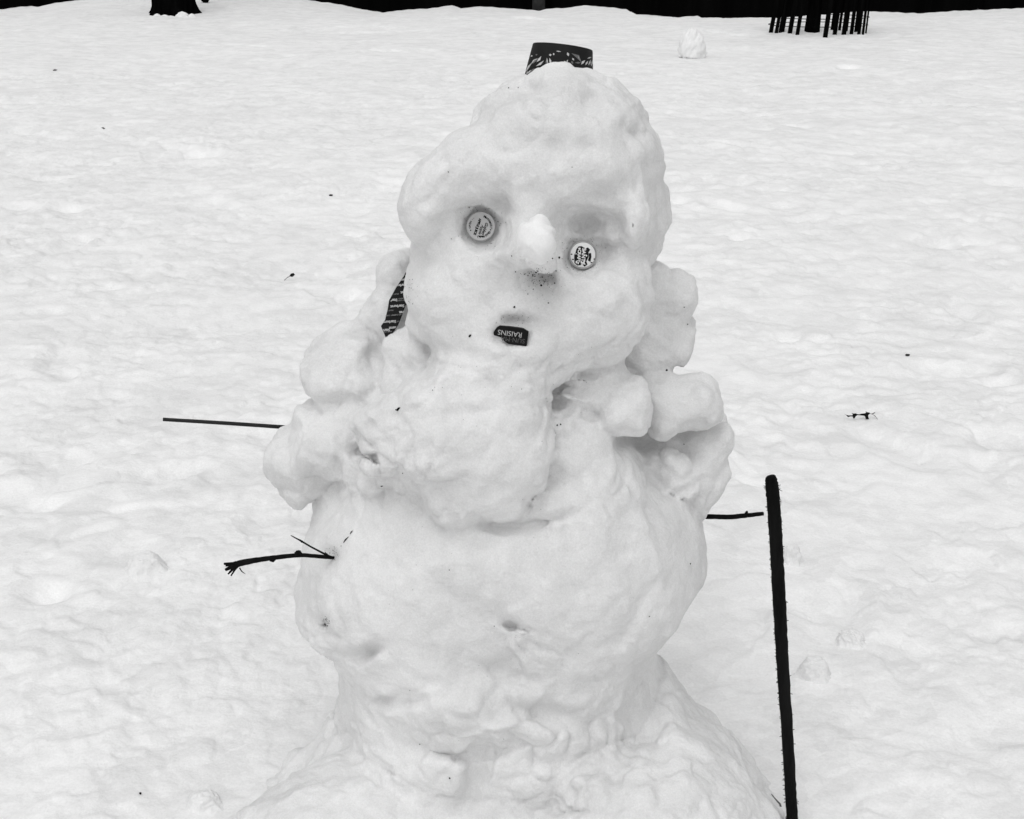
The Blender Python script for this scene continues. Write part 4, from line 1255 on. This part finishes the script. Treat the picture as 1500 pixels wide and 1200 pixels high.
# stone and ice-rimmed gap at the foot of the mound
clod('stone', 1157, 1205, 13, 18, 'small grey stone at the foot of the upright stick', 21, 'stone', None, 0.2, M_STONE)
o = MB()
pts = [(1130, 1163), (1133.5, 1168.5), (1138, 1173.5), (1142.5, 1178), (1143.5, 1183)]
P = [hit(*q)[0] if hit(*q)[0].y < 0.2 else at(*q, -0.2) for q in pts]
p0 = P[0].copy()
kk = px_len(1135, 1170, p0.y)
mb = MB().tube([q - p0 - ray(1135, 1170).normalized() * 0.002 for q in P], [0.5 * kk, 1.2 * kk, 1.3 * kk, 1.6 * kk, 1.8 * kk], 7, 0.15, rng)
o = mb.build('root_piece', M_STONE)
o.location = p0
tag(o, 'short crooked grey twig lying on the edge of the mound by the upright stick', 'twig')

# ------------------------------------------------------------------ far edge of the lawn
# tree with flared roots
def trunk_mesh(mb, base, pts, radii, n=28, flare=None, seed=0):
    rs = np.random.RandomState(seed)
    ph = rs.rand(8) * 6.28
    vs_, fs = [], []
    for i, (c, r) in enumerate(zip(pts, radii)):
        for j in range(n):
            a = 2 * math.pi * j / n
            rr = r * (1 + 0.05 * math.sin(5 * a + ph[0]) + 0.04 * math.sin(9 * a + ph[1] + i * 0.4))
            if flare:
                rr *= 1 + flare[i] * (0.45 + 0.55 * math.cos(5 * a + ph[2]))
            vs_.append(Vector(c) + Vector((math.cos(a) * rr, math.sin(a) * rr, 0)))
    for i in range(len(pts) - 1):
        for j in range(n):
            j2 = (j + 1) % n
            fs.append((i * n + j, i * n + j2, (i + 1) * n + j2, (i + 1) * n + j))
    mb.add(vs_, fs)

def bare_tree(name, base, r, height, label, seed, flare=True):
    rs = random.Random(seed)
    o = empty(name, base)
    tag(o, label, 'tree')
    zs = [-0.10, 0.0, 0.05, 0.12, 0.22, 0.4, 0.8, height * 0.4, height * 0.7, height]
    rad = [r, r, r, r, r, r, r * 0.97, r * 0.85, r * 0.6, r * 0.15]
    fl = [0.62, 0.44, 0.28, 0.16, 0.08, 0.03, 0, 0, 0, 0] if flare else None
    mb = MB()
    trunk_mesh(mb, base, [(0.02 * z, 0, z) for z in zs], rad, 30, fl, seed)
    mb.build('trunk', M_TRUNK, o)
    lb = MB()
    for i in range(9):
        z = height * rs.uniform(0.45, 0.95)
        a = rs.uniform(0, 6.28)
        d = Vector((math.cos(a), math.sin(a), 0.9)).normalized()
        L = height * rs.uniform(0.25, 0.45)
        q = Vector((0.02 * z, 0, z))
        lb.tube([q, q + d * L * 0.5 + Vector((0, 0, L * 0.05)), q + d * L + Vector((0, 0, L * 0.2))], [r * 0.28, r * 0.16, r * 0.04], 8)
    lb.build('limbs', M_TRUNK, o)
    return o

tb = on_snow(254, 21)
bare_tree('tree', tb, 28.5 * px_len(254, 20, tb.y), 7.0, 'stout dark tree trunk with snow between its flared roots, standing in the far lawn', 31)
# snow caught between its roots
for i, (px, py, w_, h_) in enumerate(((227, 20, 7, 8), (235, 20, 10, 9), (247, 19, 9, 6), (266, 20, 14, 11), (280, 20, 8, 8))):
    pass
mb = MB()
rs = random.Random(8)
for px, py, w_, h_ in ((230, 22, 13, 7), (241, 22.5, 15, 6), (250, 22.5, 12, 4.5), (267, 22, 20, 10), (281, 22, 13, 7)):
    k = px_len(px, py, tb.y - 0.5)
    c = at(px, py, tb.y - 0.30)
    n_, m_ = 12, 6
    for a in [0]:
        vs_ = []
        for i in range(m_ + 1):
            t = i / m_
            for j in range(n_):
                an = 2 * math.pi * j / n_
                rr = math.sqrt(max(0.0, 1 - t ** 1.7)) * w_ / 2 * k * (1 + rs.uniform(-0.18, 0.18)) + 0.002
                vs_.append(c + Vector((math.cos(an) * rr, math.sin(an) * rr * 0.6, t * h_ * k - 0.04)))
        fs = [(i * n_ + j, i * n_ + (j + 1) % n_, (i + 1) * n_ + (j + 1) % n_, (i + 1) * n_ + j) for i in range(m_) for j in range(n_)]
        mb.add(vs_, fs)
o = mb.build('root_snow', M_CLOD)
tag(o, 'little drifts of snow heaped against the roots of the dark tree', 'snow', kind='stuff')

# rock by the tree
clod('rock', 301, 4, 12, 12, 'dark rounded rock in the snow just right of the tree trunk', 41, 'rock', None, 0.1, M_TRUNK)

# tree guard of stakes with a tree inside
gc = on_snow(1197, 49)
kg = px_len(1197, 49, gc.y)
bare_tree('young_tree', gc + Vector((-0.03 * 1, 0.10, 0)), 9.8 * kg, 5.0, 'slim dark trunk standing inside the ring of stakes', 33, flare=False)
tg = empty('tree_guard', gc)
tag(tg, 'ring of dark wooden stakes guarding a young tree in the far lawn', 'tree guard')
SW = [(1128, 48, 5.5), (1136, 48.6, 4.5), (1141.5, 48, 4), (1145.5, 47, 4), (1156, 49, 6), (1167, 51, 5), (1179, 46, 3), (1208, 55, 6), (1222, 51, 5.5), (1218, 44, 3.6), (1229, 44.5, 3.4), (1235.5, 51, 6), (1239, 46, 3.5), (1246.5, 50.3, 4.5), (1253, 47, 4), (1257.5, 50.5, 4.2), (1263.5, 50.6, 2.8), (1268, 48.5, 1.6)]
for px, py, ww in SW:
    q = on_snow(px, py)
    q.z -= 0.06
    lean = 0.13 - (px - 1128) / 140.0 * 0.09
    mb = MB()
    hgt = 1.35
    a = q - gc
    wx_, dp = ww * kg, 0.03
    t = Vector((lean * hgt, 0, hgt))
    ring = lambda c: [c + Vector((sx * wx_ / 2, sy * dp / 2, 0)) for sx, sy in ((-1, -1), (1, -1), (1, 1), (-1, 1))]
    mb.add(ring(a) + ring(a + t), [(3, 2, 1, 0), (4, 5, 6, 7), (0, 1, 5, 4), (1, 2, 6, 5), (2, 3, 7, 6), (3, 0, 4, 7)])
    mb.build('stake', M_STAKE, tg, smooth=False)
for zz in (0.09, 0.17, 0.6, 1.1):
    mb = MB()
    pts = [Vector((0.525 * math.cos(t) + 0.09 * zz - 0.005, 0.33 * math.sin(t), zz)) for t in np.linspace(0, 2 * math.pi, 33)]
    mb.tube(pts, [0.004 if zz < 0.3 else 0.012] * len(pts), 6)
    mb.build('wire', M_STAKE, tg)

# board fences
def fence(xa, xb, Y, hgt, label):
    xa, xb, Y = xa - 0.06, xb + 0.06, Y + 0.035 * (int(abs(xa) * 10) % 2)
    o = empty('board_fence', ((xa + xb) / 2, Y, -0.5))
    tag(o, label, 'fence', 'dark board fences beyond the lawn')
    bd_, n = MB(), int((xb - xa) / 0.16)
    rs = random.Random(int(xa * 10) + 99)
    wd = (xb - xa) / n
    for i in range(n):
        bd_.box((xa + (i + 0.5) * wd - (xa + xb) / 2, rs.uniform(-0.004, 0.004), hgt / 2), (wd + 0.006, 0.022, hgt + rs.uniform(-0.01, 0.01)))
    bd_.build('boards', M_FENCE, o, smooth=False)
    rl = MB()
    for z in (0.5, hgt - 0.4):
        rl.box((0, 0.045, z), (xb - xa, 0.05, 0.09))
    rl.build('rails', M_FENCE, o, smooth=False)
    for x in (xa + 0.08, xb - 0.08):
        MB().box((x - (xa + xb) / 2, 0.09, hgt / 2 + 0.03), (0.12, 0.12, hgt + 0.06)).build('post', M_FENCE, o, smooth=False)
FY = CREST_Y + 1.3
xs = [-34, -3.3, 0.28, 4.35, 34]
labs = ['dark board fence beyond the snow bank behind the tree with flared roots', 'dark board fence left of the grey post beyond the lawn',
        'dark board fence between the grey post and the tree guard', 'dark board fence beyond the lawn right of the tree guard']
for i in range(4):
    fence(xs[i] + 0.01, xs[i + 1] - 0.01, FY, 2.6, labs[i])
pp = at(789, 20, FY - 0.35)
mb = MB()
po = empty('round_post', (pp.x, pp.y, -0.6))
tag(po, 'round grey post in front of the dark fence behind the paper cup', 'post')
kp = px_len(789, 10, FY - 0.35)
v, f = lathe([(9.5 * kp, 0), (9.5 * kp, 1.6), (8.8 * kp, 1.66), (6 * kp, 1.68)], 24)
MB().add(v, f).build('post_shaft', M_POST, po)
